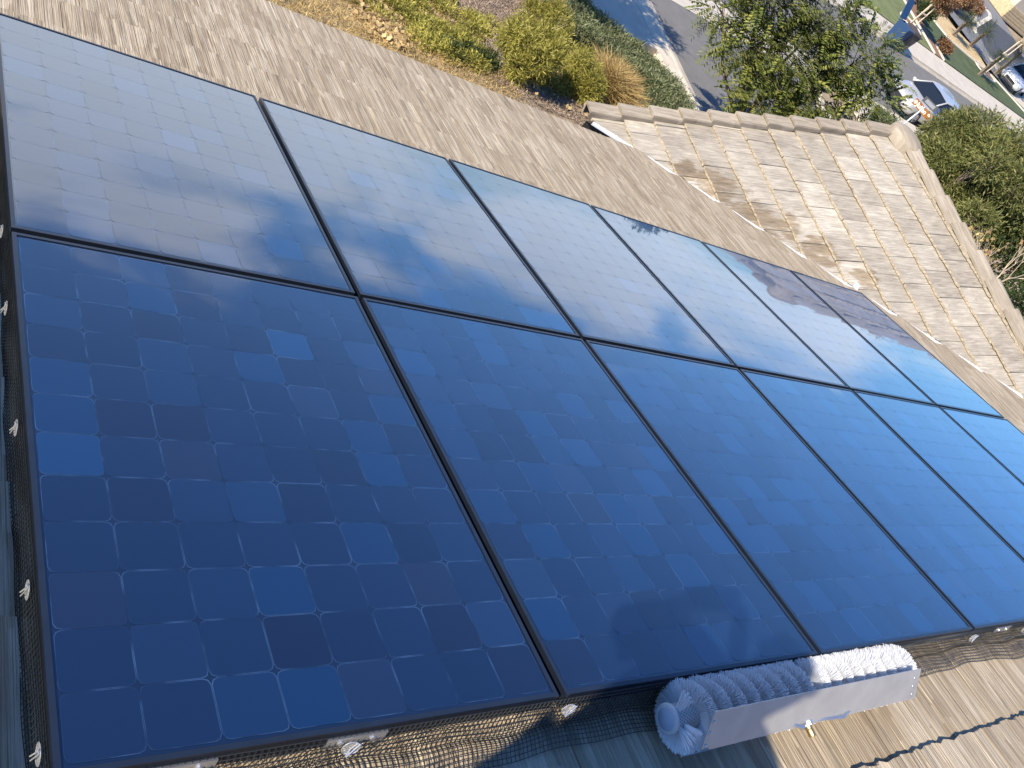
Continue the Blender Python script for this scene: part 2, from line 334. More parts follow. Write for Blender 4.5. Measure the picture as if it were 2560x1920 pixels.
poly('gravel_path', [(51.7, 33.65), (54.2, 33.4), (55, 36), (52.5, 37.5), (54, 44), (49, 42), (49.1, 36.6), (48.6, 35.3), (49.1, 34.1)], -6.045, PATH)
poly('driveway', [(56.2, 29.84), (66, 29.84), (76, 50), (76, 70), (56, 70), (54, 44), (55.2, 36)], -6.07, DRIVE)
poly('driveway', [(58.6, 37.7), (60.6, 41.2), (69.9, 47.3), (74.5, 47.3), (66.5, 36.0), (62, 34.6)], -6.062, DRIVE_D)  # darker blue-grey patch laid over the grey driveway
poly('driveway', [(55.6, 29.84), (61.4, 29.84), (64.5, 36.5), (57.5, 36.8)], -6.058, CONC)
def ribbon(name, pts, w, h, material, z0=-6.1, zt_=-5.99, label=None, cat=None, kind='structure'):
    b = MB(); P = [Vector((x, y, 0)) for x, y in pts]
    L_, R_ = [], []
    for i, p in enumerate(P):
        d = (P[min(i+1, len(P)-1)] - P[max(i-1, 0)]).normalized(); n = Vector((-d.y, d.x, 0))*w/2; L_.append(p+n); R_.append(p-n)
    for i in range(len(P)-1):
        vs = [Vector((q.x, q.y, zz)) for zz in (zt_, z0) for q in (L_[i], L_[i+1], R_[i+1], R_[i])]
        b.add(vs, [(0, 1, 2, 3), (0, 4, 5, 1), (3, 2, 6, 7), (0, 3, 7, 4), (1, 5, 6, 2)])
    o = b.obj(name, material); 
    if kind: o['kind'] = kind
    return o
EDGE = mat('white_edging', (0.62, 0.56, 0.48), 0.8, var=0.1)
ribbon('lawn_edging', [(43.3, 29.84), (44.1, 33.0), (44.65, 35.6), (46, 40)], 0.14, 0.1, EDGE)
ribbon('lawn_edging', [(44.35, 29.84), (44.9, 31.3)], 0.14, 0.1, EDGE)
ribbon('lawn_edging', [(56.5, 31), (54, 33.3), (51.6, 33.55), (49.05, 33.95), (48.45, 35.2), (48.95, 36.5), (49.5, 38)], 0.16, 0.1, EDGE)
def ring(cx, cy, rx, ry, rot, name='tree_ring_edging'):
    pts = []
    for i in range(25):
        t = 2*math.pi*i/24; x, y = rx*math.cos(t), ry*math.sin(t); pts.append((cx + x*math.cos(rot)-y*math.sin(rot), cy + x*math.sin(rot)+y*math.cos(rot)))
    ribbon(name, pts, 0.15, 0.12, EDGE)
    poly('mulch_bed', pts[:-1], -6.04, MULCHB)
ring(42.3, 31.6, 0.75, 0.75, 0); ring(53.0, 33.0, 1.0, 0.75, 0)
ribbon('island_kerb', [(59.0, 39.9), (62.5, 43.2), (66.4, 46.6), (69.2, 48.9), (70.9, 49.3), (71.2, 48.7), (69.9, 47.35), (60.6, 41.3)], 0.35, 0.15, EDGE)

# sloping front garden between the house and the pavement
def garden():
    xs = np.linspace(-14, 15.3, 118); ys = np.linspace(-8, 16.1, 96); b = MB(); V = []
    def shrink(x, y):  # outline follows the pavement edge
        return x, y
    nx, ny = len(xs), len(ys)
    for j in range(ny):
        for i in range(nx):
            x, y = xs[i], ys[j]
            ymax = 16.05 if x < 12.6 else 16.05 - (x-12.6)*0.32
            y = min(y, ymax)
            z = zt(x, y) + 0.06 + 0.05*math.sin(x*2.1+y)*math.cos(y*1.7-x*0.6) + 0.02*math.sin(x*7+3*y)
            V.append((x, y, z))
    F = [(j*nx+i, j*nx+i+1, (j+1)*nx+i+1, (j+1)*nx+i) for j in range(ny-1) for i in range(nx-1)]
    b.add(V, F)
    mt, nt, bs, N, L = nodes('garden_soil'); setp(bs, rough=0.95, spec=0.2)
    g = N('ShaderNodeNewGeometry'); n1 = N('ShaderNodeTexNoise'); n1.inputs['Scale'].default_value = 0.55; n1.inputs['Detail'].default_value = 5; L(g.outputs['Position'], n1.inputs['Vector'])
    n2 = N('ShaderNodeTexNoise'); n2.inputs['Scale'].default_value = 22; n2.inputs['Detail'].default_value = 6; L(g.outputs['Position'], n2.inputs['Vector'])
    r1 = N('ShaderNodeValToRGB'); r1.color_ramp.elements[0].position = 0.35; r1.color_ramp.elements[0].color = (0.17, 0.12, 0.08, 1); r1.color_ramp.elements[1].position = 0.68; r1.color_ramp.elements[1].color = (0.46, 0.36, 0.25, 1); L(n2.outputs[0], r1.inputs[0])
    r2 = N('ShaderNodeValToRGB'); r2.color_ramp.elements[0].position = 0.35; r2.color_ramp.elements[0].color = (0.28, 0.20, 0.10, 1); r2.color_ramp.elements[1].position = 0.65; r2.color_ramp.elements[1].color = (0.52, 0.40, 0.21, 1); L(n2.outputs[0], r2.inputs[0])
    sp = N('ShaderNodeSeparateXYZ'); L(g.outputs['Position'], sp.inputs[0])
    mr = N('ShaderNodeMapRange'); mr.inputs['From Min'].default_value = 8.2; mr.inputs['From Max'].default_value = 6.6; mr.inputs['To Min'].default_value = 0; L(sp.outputs['X'], mr.inputs['Value'])
    mx = N('ShaderNodeMix'); mx.data_type = 'RGBA'; L(mr.outputs[0], mx.inputs[0]); L(r1.outputs[0], mx.inputs[6]); L(r2.outputs[0], mx.inputs[7]); L(mx.outputs[2], bs.inputs['Base Color'])
    bp = N('ShaderNodeBump'); bp.inputs['Strength'].default_value = 1.0; bp.inputs['Distance'].default_value = 0.04; L(n2.outputs[0], bp.inputs['Height']); L(bp.outputs[0], bs.inputs['Normal'])
    o = b.obj('garden_slope', mt, smooth=True); o['kind'] = 'structure'
garden()

# ------------------------------------------------------------------ house with tiled roofs
TILT = 0.030
def tile_mesh(name, W, Lt, seed, mats, teeth=12, t=0.022, jag=0.006, proud=0.0):
    """one shake tile: local y runs down the slope, butt edge at y=Lt"""
    rs = random.Random(seed); b = MB(); xs = [W*i/teeth for i in range(teeth+1)]
    top = []; bot = []; bt = []; lo = []
    hz = [rs.uniform(-0.0016, 0.0016) for _ in range(teeth+1)]
    for i, x in enumerate(xs):
        xx = x if i in (0, teeth) else x + rs.uniform(-0.42, 0.42)*W/teeth
        jy = rs.uniform(-jag, jag)
        top.append((xx, 0, 0.012 + hz[i]*0.5)); bt.append((xx, Lt + jy, t + TILT + hz[i] + proud)); lo.append((xx, Lt + jy + rs.uniform(-0.004, 0.006), TILT - 0.002))
    n = teeth+1
    b.add(top + bt + lo, [(i, i+1, n+i+1, n+i) for i in range(teeth)], 0)
    base = 0
    for i in range(teeth): b.f.append((base+n+i, base+n+i+1, base+2*n+i+1, base+2*n+i)); b.m.append(1)
    b.add([(0, 0, 0), (0, Lt, TILT), (W, 0, 0), (W, Lt, TILT)], [], 0); k = len(b.v)-4
    b.f += [(0, n, 2*n, k), (teeth, k+2, 3*n-1, 2*n-1)]; b.m += [0, 0]
    me = b.mesh(name, mats)
    bm = bmesh.new(); bm.from_mesh(me); bmesh.ops.recalc_face_normals(bm, faces=bm.faces)
    # open shell: make sure the top faces up
    if sum(f.normal.z for f in bm.faces if f.material_index == 0) < 0: bmesh.ops.reverse_faces(bm, faces=bm.faces)
    bm.to_mesh(me); bm.free(); return me
def clip_mesh(me, Mloc, co_, no_):
    """keep the part of me (placed by Mloc in world) on the negative side of the world plane"""
    bm = bmesh.new(); bm.from_mesh(me); Mi = Mloc.inverted(); c = Mi @ Vector(co_); n = (Mloc.to_3x3().transposed() @ Vector(no_)).normalized()
    bmesh.ops.bisect_plane(bm, geom=bm.verts[:]+bm.edges[:]+bm.faces[:], plane_co=c, plane_no=n, clear_outer=True)
    if not bm.faces: bm.free(); return None
    out = bpy.data.meshes.new(me.name); bm.to_mesh(out); bm.free()
    for mm in me.materials: out.materials.append(mm)
    return out
house = empty('house', (3, 1, -4.9))
tag(house, 'single storey house under weathered shake tile roofs that carry the solar panels', 'house')
HI = Matrix.Translation((-3, -1, 4.9))     # inverse of the house transform
def hpart(name, me, M=None, mats=None, parent=house):
    o = bpy.data.objects.new(name, me); COL.objects.link(o); o.parent = parent
    o.matrix_local = HI @ (M if M is not None else Matrix.Identity(4)) if parent is house else (M if M is not None else Matrix.Identity(4))
    if mats is not None:
        for mm in (mats if isinstance(mats, (list, tuple)) else [mats]): me.materials.append(mm)
    return o
EXP = 0.344; EXM = 0.3485; TW = 0.33; TL_ = 0.42; RN = -0.168      # exposure, width, length, n of tile underside
KG = math.tan(R(19.0))
# main roof deck + gable deck
b = MB()
def PM(x, y, dn=-0.19): # point on main roof plane at plan y
    v = (y - ST*dn)/CT; return A2W(x, v, dn)
val = 10.27
b.add([PM(-6, 5.16), PM(5.11, 5.16), PM(12.6, -2.33), PM(13.5, -3.0), PM(-6, -3.0)], [(0, 1, 2, 3, 4)])
b.add([PM(-6, 5.16, -0.29), PM(4.99, 5.16, -0.29), PM(4.99, 5.16), PM(-6, 5.16)], [(0, 1, 2, 3)])
deck = hpart('roof', b.mesh('roof', DECK))
def GZ(x, dn=0.0): return -1.97 + KG*(x-4.95) + dn
b = MB(); XR = 8.58
b.add([(4.95, 5.36, GZ(4.95, -0.05)), (XR, 5.36, GZ(XR, -0.05)), (XR, 1.69, GZ(XR, -0.05))], [(0, 1, 2)])
b.add([(XR, 5.36, GZ(XR, -0.05)), (12.2, 5.36, GZ(4.96, -0.05)), (12.2, -1.9, GZ(4.96, -0.05)), (XR, 1.69, GZ(XR, -0.05))], [(0, 1, 2, 3)])
b.add([(4.95, 5.36, GZ(4.95, -0.05)), (4.95, 5.36, GZ(4.95, -0.25)), (XR, 5.36, GZ(XR, -0.25)), (XR, 5.36, GZ(XR, -0.05))], [(0, 1, 2, 3)])
b.add([(12.2, 5.36, GZ(4.95, -0.05)), (12.2, 5.36, GZ(4.95, -0.25)), (XR, 5.36, GZ(XR, -0.25)), (XR, 5.36, GZ(XR, -0.05))], [(3, 2, 1, 0)])
gdeck = hpart('gable_roof', b.mesh('gable_roof', DECK))
b = MB(); b.add([(-6, -3, -4.95), (-6, 4.8, -4.95), (5.4, 4.8, -4.95), (5.4, 5.0, -4.95), (11.8, 5.0, -4.95), (11.8, -3, -4.95),
                 (-6, -3, -2.05), (-6, 4.8, -2.05), (5.4, 4.8, -2.05), (5.4, 5.0, -2.05), (11.8, 5.0, -2.05), (11.8, -3, -2.05), (XR, 5.0, GZ(XR, -0.15))],
                [(0, 1, 7, 6), (1, 2, 8, 7), (2, 3, 9, 8), (3, 4, 10, 12, 9), (4, 5, 11, 10), (5, 0, 6, 11)])
hpart('wall', b.mesh('wall', STUCCO))
b = MB(); b.box(-6, 4.9, 5.10, 5.14, -2.16, -2.02); hpart('fascia', b.mesh('fascia', mat('brown_fascia', (0.20, 0.145, 0.10), 0.7)))
# unseen stucco block, added only to shade the roof strip beside the netting
ch = MB(); ch.box(-1.75, -1.20, -0.98, 1.95, -0.25, 0.63); ch.box(-1.79, -1.16, -1.02, 1.99, 0.63, 0.67)
hpart('added_shade_block', ch.mesh('added_shade_block', STUCCO), ROT_MAIN)

def proj(X):
    d = Vector(X) - CAM; c = [sum(RW[i][j]*d[j] for j in range(3)) for i in range(3)]
    if c[2] < 0.05: return None
    return (2131.52*c[0]/c[2] + 1280, 2131.52*c[1]/c[2] + 960, c[2])
main_meshes = [tile_mesh('roof_tile', TW-0.004, TL_, 100+i, [TILE_MAIN, BUTT], teeth=14, jag=0.007) for i in range(6)]
gab_meshes = [tile_mesh('roof_tile', TW-0.007, TL_, 300+i, [TILE_GABLE, BUTT], teeth=12, jag=0.006) for i in range(6)]
cand = []; far_b = []
# course butts of the main roof lie at plan y = -0.33 + 0.325 k
BV0 = (-0.33 - ST*(RN+0.05))/CT
for k in range(-7, 17):
    vb = BV0 + EXM*k                                     # v of the butt edge
    if vb > 5.72: continue
    stag = 0.5*TW*(k % 2) + 0.04*math.sin(k*2.3)
    for j in range(-16, 45):
        u = -0.05 + stag + TW*j
        loc = A2W(u, vb - TL_, RN); M = Matrix.Translation(loc) @ ROT_MAIN
        if loc.x + loc.y > val + 0.3 or u < -5.9: continue
        me = main_meshes[random.randrange(6)]
        cx, cy = loc.x, loc.y
        corner = [A2W(u+du, vb-EXM*dv, -0.13) for du in (0, TW) for dv in (0, 1)]
        if max(c.x + c.y for c in corner) + 0.1 > val - 0.07:
            me2 = clip_mesh(me, M, (val-rng.uniform(0.03, 0.055), 0, 0), (1, 1, 0))
            if me2 is None: continue
            me = me2
        # visibility estimate
        vis = 0.0
        ctr = A2W(u+TW/2, vb-EXP/2, -0.13); pr = proj(ctr)
        if pr and -60 < pr[0] < 2620 and -60 < pr[1] < 1980:
            t = (0 - 1.4029)/(1.4029 + 0.13); ca = (-0.32567773, -0.72774108); f_ = 1.4029/(1.4029+0.13)
            pu = ca[0] + (u+TW/2-ca[0])*f_; pv = ca[1] + (vb-EXP/2-ca[1])*f_      # where the line of sight meets the panel plane
            if not (0.10 < pu < 6.32 and 0.10 < pv < 3.04) and ctr.x+ctr.y < val: vis = 1.0/pr[2]**2
        # skip what lies wholly under the array and unseen
        cand.append((vis, me, M))
cand.sort(key=lambda c: -c[0])
gcand = []
ROT_G = Matrix(((0, -CT, -ST, 0), (1, 0, 0, 0), (0, -ST, CT, 0), (0, 0, 0, 1)))
for k in range(0, 12):
    xb = 4.98 + 0.3235*k                                 # plan x of the butt edge (low side, left)
    stag = 0.5*TW*(k % 2) + 0.03*math.sin(k*1.7)
    for j in range(-1, 14):
        y = 5.36 - TW - TW*j + stag - (0.045)
        xt = xb + CT*TL_
        loc = Vector((xt, y, GZ(xt, -0.045))); M = Matrix.Translation(loc + Vector((0, 0, rng.uniform(-0.003, 0.004)))) @ ROT_G @ Matrix.Rotation(rng.normal(0, 0.006), 4, 'Z') @ Matrix.Rotation(rng.normal(0, 0.006), 4, 'Y')
        if xb + 0.34 + y + TW < val - 0.05: continue
        me = gab_meshes[random.randrange(6)]
        if xb + y < val + 0.5:
            me2 = clip_mesh(me, M, (val+rng.uniform(-0.04, 0.015), 0, 0), (-1, -1, 0))
            if me2 is None: continue
            me = me2
        if y + TW > 5.37:
            me2 = clip_mesh(me, M, (0, 5.37, 0), (0, 1, 0))
            if me2 is None: continue
            me = me2
        if xt > XR:
            me2 = clip_mesh(me, M, (XR-0.02, 0, 0), (1, 0, 0))
            if me2 is None: continue
            me = me2
        gcand.append((me, M))
for me, M in gcand:
    o = bpy.data.objects.new('roof_tile', me); COL.objects.link(o); o.parent = gdeck; o.matrix_local = M
nmain = max(0, 296 - len(gcand))
seen = [c for c in cand if c[0] > 0]
for vis, me, M in seen[:nmain]:
    o = bpy.data.objects.new('roof_tile', me); COL.objects.link(o); o.parent = deck; o.matrix_local = M
def join(name, items, mats, parent, inv=None, kind='stuff'):
    bm = bmesh.new()
    for me, M in items:
        tmp = me.copy(); tmp.transform(M); bm.from_mesh(tmp); bpy.data.meshes.remove(tmp)
    out = bpy.data.meshes.new(name); bm.to_mesh(out); bm.free()
    for mm in mats: out.materials.append(mm)
    o = bpy.data.objects.new(name, out); COL.objects.link(o); o.parent = parent
    if kind: o['kind'] = kind
    return o
# joined tiles: put in the roof frame so that the grain still runs down the slope
inv = ROT_MAIN.inverted()
rest = [(me, inv @ M) for vis, me, M in (seen[nmain:] + [c for c in cand if c[0] <= 0])]
jo = join('roof_tiles', rest, [TILE_MAIN, BUTT], deck); jo.matrix_local = ROT_MAIN

# rake (gable end) tiles, L-shaped
def rake_mesh(seed):
    rs = random.Random(seed); b = MB(); Lr = 0.40; w = 0.155; t = 0.024; dr = 0.14; up = 0.048
    # local: x across (0 inner .. w outer), y down slope, z normal
    sec = [(0.0, -0.012), (0.006, 0.004), (w-0.01, 0.006), (w, -0.006), (w, -dr)]
    inn = [(0.004, -0.030), (w-t, -t), (w-t, -dr)]
    P0 = [(x, 0, z) for x, z in sec]; P1 = [(x + rs.uniform(-.002, .002), Lr + rs.uniform(-.004, .004), z + up) for x, z in sec]
    n = len(sec); b.add(P0 + P1, [(i, i+1, n+i+1, n+i) for i in range(n-1)])
    b.add(P1 + [(x, Lr-0.004, z+up) for x, z in inn], [(0, 1, 2, 6, 5), (2, 3, 6), (3, 4, 7, 6)])
    b.add([P0[0], P1[0], (0.0, Lr, -0.035), (0.0, 0, -0.035)], [(0, 1, 2, 3)])
    me = b.mesh('rake_tile', [TILE_CAP]); return me
rm = [rake_mesh(i) for i in range(4)]
for k in range(11):
    xb = 4.92 + 0.3235*k; xt = xb + CT*0.40
    M = Matrix.Translation((xt, 5.345, GZ(xt, 0.028))) @ ROT_G
    o = bpy.data.objects.new('rake_tile', rm[k % 4]); COL.objects.link(o); o.parent = gdeck; o.matrix_local = M
# ridge cap tiles, inverted V running along Y; the end nearest the gable is low
def cap_mesh(seed):
    rs = random.Random(seed); b = MB(); Lr = 0.43; hw = 0.165; s_ = math.tan(R(21)); sec = [(-hw, -hw*s_), (-hw*0.45, -hw*0.43*s_), (-0.02, 0.0), (0.02, 0.0), (hw*0.45, -hw*0.43*s_), (hw, -hw*s_)]
    P0 = [(x*0.94, 0, z) for x, z in sec]; P1 = [(x + rs.uniform(-.002, .002), Lr + rs.uniform(-.006, .006), z + 0.036) for x, z in sec]
    n = len(sec); b.add(P0 + P1, [(i, i+1, n+i+1, n+i) for i in range(n-1)])
    b.add(P1 + [(x, y-0.003, z-0.026) for x, y, z in P1], [(i, i+1, n+i+1, n+i) for i in range(n-1)])
    b.add([P0[0], P1[0], (P1[0][0]+.006, P1[0][1], P1[0][2]-0.024), (P0[0][0]+.006, 0, P0[0][2]-0.024)], [(0, 1, 2, 3)])
    b.add([P0[-1], P1[-1], (P1[-1][0]-.006, P1[-1][1], P1[-1][2]-0.024), (P0[-1][0]-.006, 0, P0[-1][2]-0.024)], [(3, 2, 1, 0)])
    return b.mesh('ridge_tile', [TILE_CAP])
cm = [cap_mesh(i) for i in range(4)]
zr = GZ(XR, 0.075)
for k in range(12):
    ye = 5.17 - 0.366*k
    M = Matrix.Translation((XR+0.09, ye-0.43, zr-0.008))
    o = bpy.data.objects.new('ridge_tile', cm[k % 4]); COL.objects.link(o); o.parent = gdeck; o.matrix_local = M
# rounded end cap at the apex
b = MB(); prof = []
for i in range(9):
    t = i/8*math.pi/2; prof.append((0.215*math.cos(t)**0.8, 0.085*math.sin(t)))
b.lathe([(0.215, -0.09)] + prof, 20)
Mc = Matrix.Translation((XR+0.07, 5.30, zr-0.035)) @ Matrix.Diagonal((0.98, 1.15, 1, 1))
o = b.obj('ridge_end_cap', TILE_CAP, gdeck, smooth=True, mat4=Mc)
# valley flashing: white metal, two raised wings, jagged tile ends rest on it
b = MB()
def GP(x, y, dn=0): return Vector((x, y, GZ(x, dn)))
for i in range(40):
    s0, s1 = i/40*5.2, (i+1)/40*5.2
    def vp_(s_, off, up):
        x = 4.97 + s_/math.sqrt(2) + off/math.sqrt(2); y = val - 4.97 - s_/math.sqrt(2) + off/math.sqrt(2)
        zm = PM(x, y, -0.135).z; zg = GZ(x, -0.02); return Vector((x, y, max(zm, zg) + up))
    w = 0.004*math.sin(i*1.9)
    b.add([vp_(s0, -0.09, -0.014), vp_(s1, -0.09, -0.014), vp_(s1, -0.02, -0.010), vp_(s0, -0.02, -0.010), vp_(s1, 0.0, 0.008+w), vp_(s0, 0.0, 0.008), vp_(s1, 0.07, -0.03), vp_(s0, 0.07, -0.03)],
          [(0, 1, 2, 3), (3, 2, 4, 5), (5, 4, 6, 7)])
hpart('valley_flashing', b.mesh('valley_flashing', METAL_W))
b = MB(); b.box(-0.045, 0.045, -0.03, 0.03, 0, 0.003)
o = b.obj('flashing_tab', METAL_W, gdeck, mat4=Matrix.Translation(GP(6.92, 3.31, 0.05)) @ Matrix.Rotation(R(45), 4, 'Z') @ Matrix.Rotation(-R(18), 4, 'Y')); 

# ------------------------------------------------------------------ solar array
PW, PH, GAP = 1.046, 1.559, 0.022
def cell_mesh():
    b = MB(); h = 0.0629; c = 0.0130; 
    def octo(h, c, z):
        k = c*0.30
        return [(h-c, -h, z), (h-k, -h+k, z), (h, -h+c, z), (h, h-c, z), (h-k, h-k, z), (h-c, h, z), (-h+c, h, z), (-h+k, h-k, z), (-h, h-c, z), (-h, -h+c, z), (-h+k, -h+k, z), (-h+c, -h, z)]
    o = octo(h, c, 0.0004); i = octo(h-0.0012, c, 0.00041); n = 12
    b.add(i, [tuple(range(n))], 0); b.add(o + i, [(k, (k+1) % n, n+(k+1) % n, n+k) for k in range(n)], 1)
    return b.mesh('cell', [CELL, HALO])
cell_me = cell_mesh()
# frame bars, and the dark glossy slab under the cells; no pane over them
fw = 0.011
def bar(name, x0, x1, y0, y1):
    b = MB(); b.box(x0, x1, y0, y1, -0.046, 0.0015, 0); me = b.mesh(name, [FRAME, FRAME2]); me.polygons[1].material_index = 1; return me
bars = [bar('frame_rail', 0, PW, 0, fw), bar('frame_rail', 0, PW, PH-fw, PH), bar('frame_stile', 0, fw, fw, PH-fw), bar('frame_stile', PW-fw, PW, fw, PH-fw)]
gb = MB(); gb.box(fw, PW-fw, fw, PH-fw, -0.006, -0.0015); slab_me = gb.mesh('panel_slab', [SLAB])
cols = ['leftmost', 'second from left', 'third from left', 'fourth from left', 'fifth from left', 'rightmost']
rown = ['near row beside the brush', 'far row beside the bare tiles']
cx0 = (PW - 8*0.1268)/2 + 0.0634; cy0 = (PH - 12*0.1268)/2 + 0.0634
def make_panel():
    root = bpy.data.objects.new('solar_panel', None); COL.objects.link(root)
    for me in bars:
        pobj(me.name, me, root)
    pobj('panel_slab', slab_me, root)
    for j in range(12):
        for i in range(8):
            o = bpy.data.objects.new('cell', cell_me); COL.objects.link(o); o.parent = root
            o.location = (cx0 + i*0.1268, cy0 + j*0.1268, -0.0012)
            if rng.random() < 0.5: o.rotation_euler = (rng.normal(0, 0.0006), rng.normal(0, 0.0006), 0)
    return root
proto = make_panel()
for r_ in range(2):
    for k in range(6):
        if k == 0 and r_ == 0: p = proto
        else:
            p = proto.copy(); COL.objects.link(p)
            for chd in proto.children:
                c = chd.copy(); COL.objects.link(c); c.parent = p
                if c.name.startswith('cell'): c.rotation_euler = (rng.normal(0, 0.0006), rng.normal(0, 0.0006), 0)
        p.rotation_euler = (-TH, 0, 0); p.location = A2W(k*(PW+GAP), r_*(PH+GAP), rng.normal(0, 0.0008))
        tag(p, 'blue solar panel, %s in the %s' % (cols[k], rown[r_]), 'solar panel', 'solar panels of the roof array')
# mounting rails under the array and silver brackets
RAIL = mat('black_mounting_rail', (0.02, 0.02, 0.022), 0.5, metal=0.6)
for i, v in enumerate((0.32, 1.2, 1.9, 2.8)):
    b = MB(); b.box(0.02, 6.38, v-0.02, v+0.02, -0.09, -0.048)
    o = b.obj('mounting_rail', RAIL, mat4=ROT_MAIN.copy()); tag(o, 'black metal mounting rail hidden under the solar panels, %s from the brush side' % ['first', 'second', 'third', 'fourth'][i], 'rail', 'mounting rails under the array')
for i, u in enumerate((0.13, 0.47, 2.31, 3.43, 4.6)):
    b = MB(); b.box(u, u+0.13, -0.0065, -0.0015, -0.046, -0.016); b.box(u, u+0.13, -0.0015, 0.04, -0.050, -0.0465)
    for hx in (0.03, 0.1): b.lathe([(0.006, 0), (0.006, 0.003), (0.0, 0.003)], 8, M=Matrix.Translation((u+hx, -0.0065, -0.031)) @ Matrix.Rotation(R(90), 4, 'X'))
    o = b.obj('mounting_bracket', SILVER, mat4=ROT_MAIN.copy()); tag(o, 'bare silver bracket behind the netting under the lower panel edge, %s from the left' % ['first', 'second', 'third', 'fourth', 'fifth'][i], 'bracket', 'silver brackets under the array edge')

# ------------------------------------------------------------------ bird netting
NET = mat('black_plastic_netting', (0.020, 0.021, 0.019), 0.38, var=0.2, spec=0.7)
def net_grid(name, fn, nu, nv, r, label):
    """fn(i,j) -> point; wires both ways, 3-sided prisms"""
    P = np.array([[fn(i, j) for i in range(nu+1)] for j in range(nv+1)])
    segs = []
    A = P[:, :-1].reshape(-1, 3); B = P[:, 1:].reshape(-1, 3); A2 = P[:-1].reshape(-1, 3); B2 = P[1:].reshape(-1, 3)
    A = np.r_[A, A2]; B = np.r_[B, B2]; D = B-A; D /= np.linalg.norm(D, axis=1)[:, None]+1e-9
    up = np.tile(np.array([0.1, 0.3, 0.95]), (len(D), 1)); E1 = np.cross(D, up); E1 /= np.linalg.norm(E1, axis=1)[:, None]+1e-9; E2 = np.cross(D, E1)
    ang = [0, 2*math.pi/3, 4*math.pi/3]; ra = [E1*math.cos(a)*r + E2*math.sin(a)*r for a in ang]
    Q = []
    for k in range(3):
        k2 = (k+1) % 3; Q.append(np.stack([A+ra[k], B+ra[k], B+ra[k2], A+ra[k2]], 1))
    o = pobj(name, np_quads(name, np.concatenate(Q), NET)); tag(o, label, 'netting'); return o
NV = 13; step = 0.0125
def wob(s, t): return 0.004*math.sin(s*9.1+t*3) + 0.003*math.sin(s*23.7 - t*5)
def bottom(i, j):
    s = i*step; t = j/NV
    # first part drops from the frame, then lies over the tiles towards the ridge
    if t < 0.55:
        q = t/0.55; v = -0.003 - 0.012*q + wob(s, q)*q; n = -0.012 - 0.095*q
    else:
        q = (t-0.55)/0.45; wv = (0.055 + 0.022*math.sin(s*2.1+0.6) + 0.012*math.sin(s*5.3))*q
        v = -0.015 - wv + wob(s, 1); n = -0.107 - 0.012*q + 0.012*math.sin(q*3.1)*(0.5+0.5*math.sin(s*7.3)) + 0.004
    return tuple(A2W(s + 0.004*math.sin(t*9+s*3), v, n))
net_grid('bird_netting', bottom, 512, NV, 0.00115, 'black plastic bird netting along the brush side edge of the solar array')
def left(i, j):
    s = i*step; t = j/9
    u = -0.003 - 0.006*t + 0.5*wob(s, t)*t - 0.006*math.sin(s*2.0)*t
    return tuple(A2W(u, s + 0.022*t, -0.012 - 0.115*t))
net_grid('bird_netting', left, 252, 9, 0.0010, 'black plastic bird netting hanging down the left edge of the solar array')
CLEAR, cnt, cb_, CN, CL = nodes('clear_plastic'); setp(cb_, col=(0.75, 0.78, 0.8), rough=0.12); cb_.inputs['Alpha'].default_value = 0.16
HOOK = mat('galvanised_hook', (0.80, 0.80, 0.79), 0.25, metal=0.75, var=0.05)
def clip_parts(root):
    b = MB(); b.lathe([(0.0, 0.0012), (0.016, 0.0012), (0.0185, 0.0005), (0.0185, -0.0005), (0.0, -0.0012)], 20); b.obj('washer_disc', CLEAR, root, smooth=True)
    b = MB(); b.tube([(0.0185*math.cos(t), 0.0185*math.sin(t), 0.0008) for t in [2*math.pi*i/20 for i in range(21)]], 0.0007, 4, cap=False); b.obj('washer_rim', HOOK, root)
    b = MB(); b.tube([(0.013, -0.002, 0.010), (0.0, -0.003, 0.004), (-0.018, -0.004, 0.003), (-0.021, 0.0, 0.006), (-0.018, 0.004, 0.003), (0.002, 0.004, 0.006), (0.016, 0.004, 0.009)], 0.0014, 6); b.obj('hook', HOOK, root)
cproto = None
spots = [('L', -0.012, v, n) for v, n in ((1.634, -0.05), (1.288, -0.058), (0.825, -0.036), (0.385, -0.030), (0.06, -0.03))] + \
        [('B', u, -0.018, n) for u, n in ((0.52, -0.034), (1.088, -0.034), (2.627, -0.034), (3.209, -0.034), (3.71, -0.038), (4.3, -0.036), (4.9, -0.036))]
lb = ['topmost of five on the left edge', 'second from top on the left edge', 'third from top on the left edge', 'fourth from top on the left edge', 'lowest on the left edge',
      'below the middle of the leftmost panel', 'left of the brush', 'right of the brush by the third panel', 'below the gap of third and fourth panels', 'third to the right of the brush', 'below the fifth panel', 'last one at the far right']
for i, (kd, u, v, n) in enumerate(spots):
    if cproto is None: root = empty('netting_clip'); clip_parts(root); cproto = root
    else:
        root = cproto.copy(); COL.objects.link(root)
        for chd in cproto.children: c = chd.copy(); COL.objects.link(c); c.parent = root
    if kd == 'L':   # facing -u
        Mx = Matrix(((0, 0, -1, 0), (1, 0, 0, 0), (0, -1, 0, 0), (0, 0, 0, 1))) @ Matrix.Rotation(R(70+10*random.random()), 4, 'Z')
    else:           # facing -v
        Mx = Matrix(((1, 0, 0, 0), (0, 0, -1, 0), (0, 1, 0, 0), (0, 0, 0, 1))) @ Matrix.Rotation(R(-130+14*random.random()), 4, 'Z') @ Matrix.Rotation(R(10), 4, 'X')
    root.matrix_world = Matrix.Translation(A2W(u, v, n)) @ ROT_MAIN @ Mx
    tag(root, 'clear washer with wire hook on the netting, ' + lb[i], 'clip', 'netting clips on the array edge')

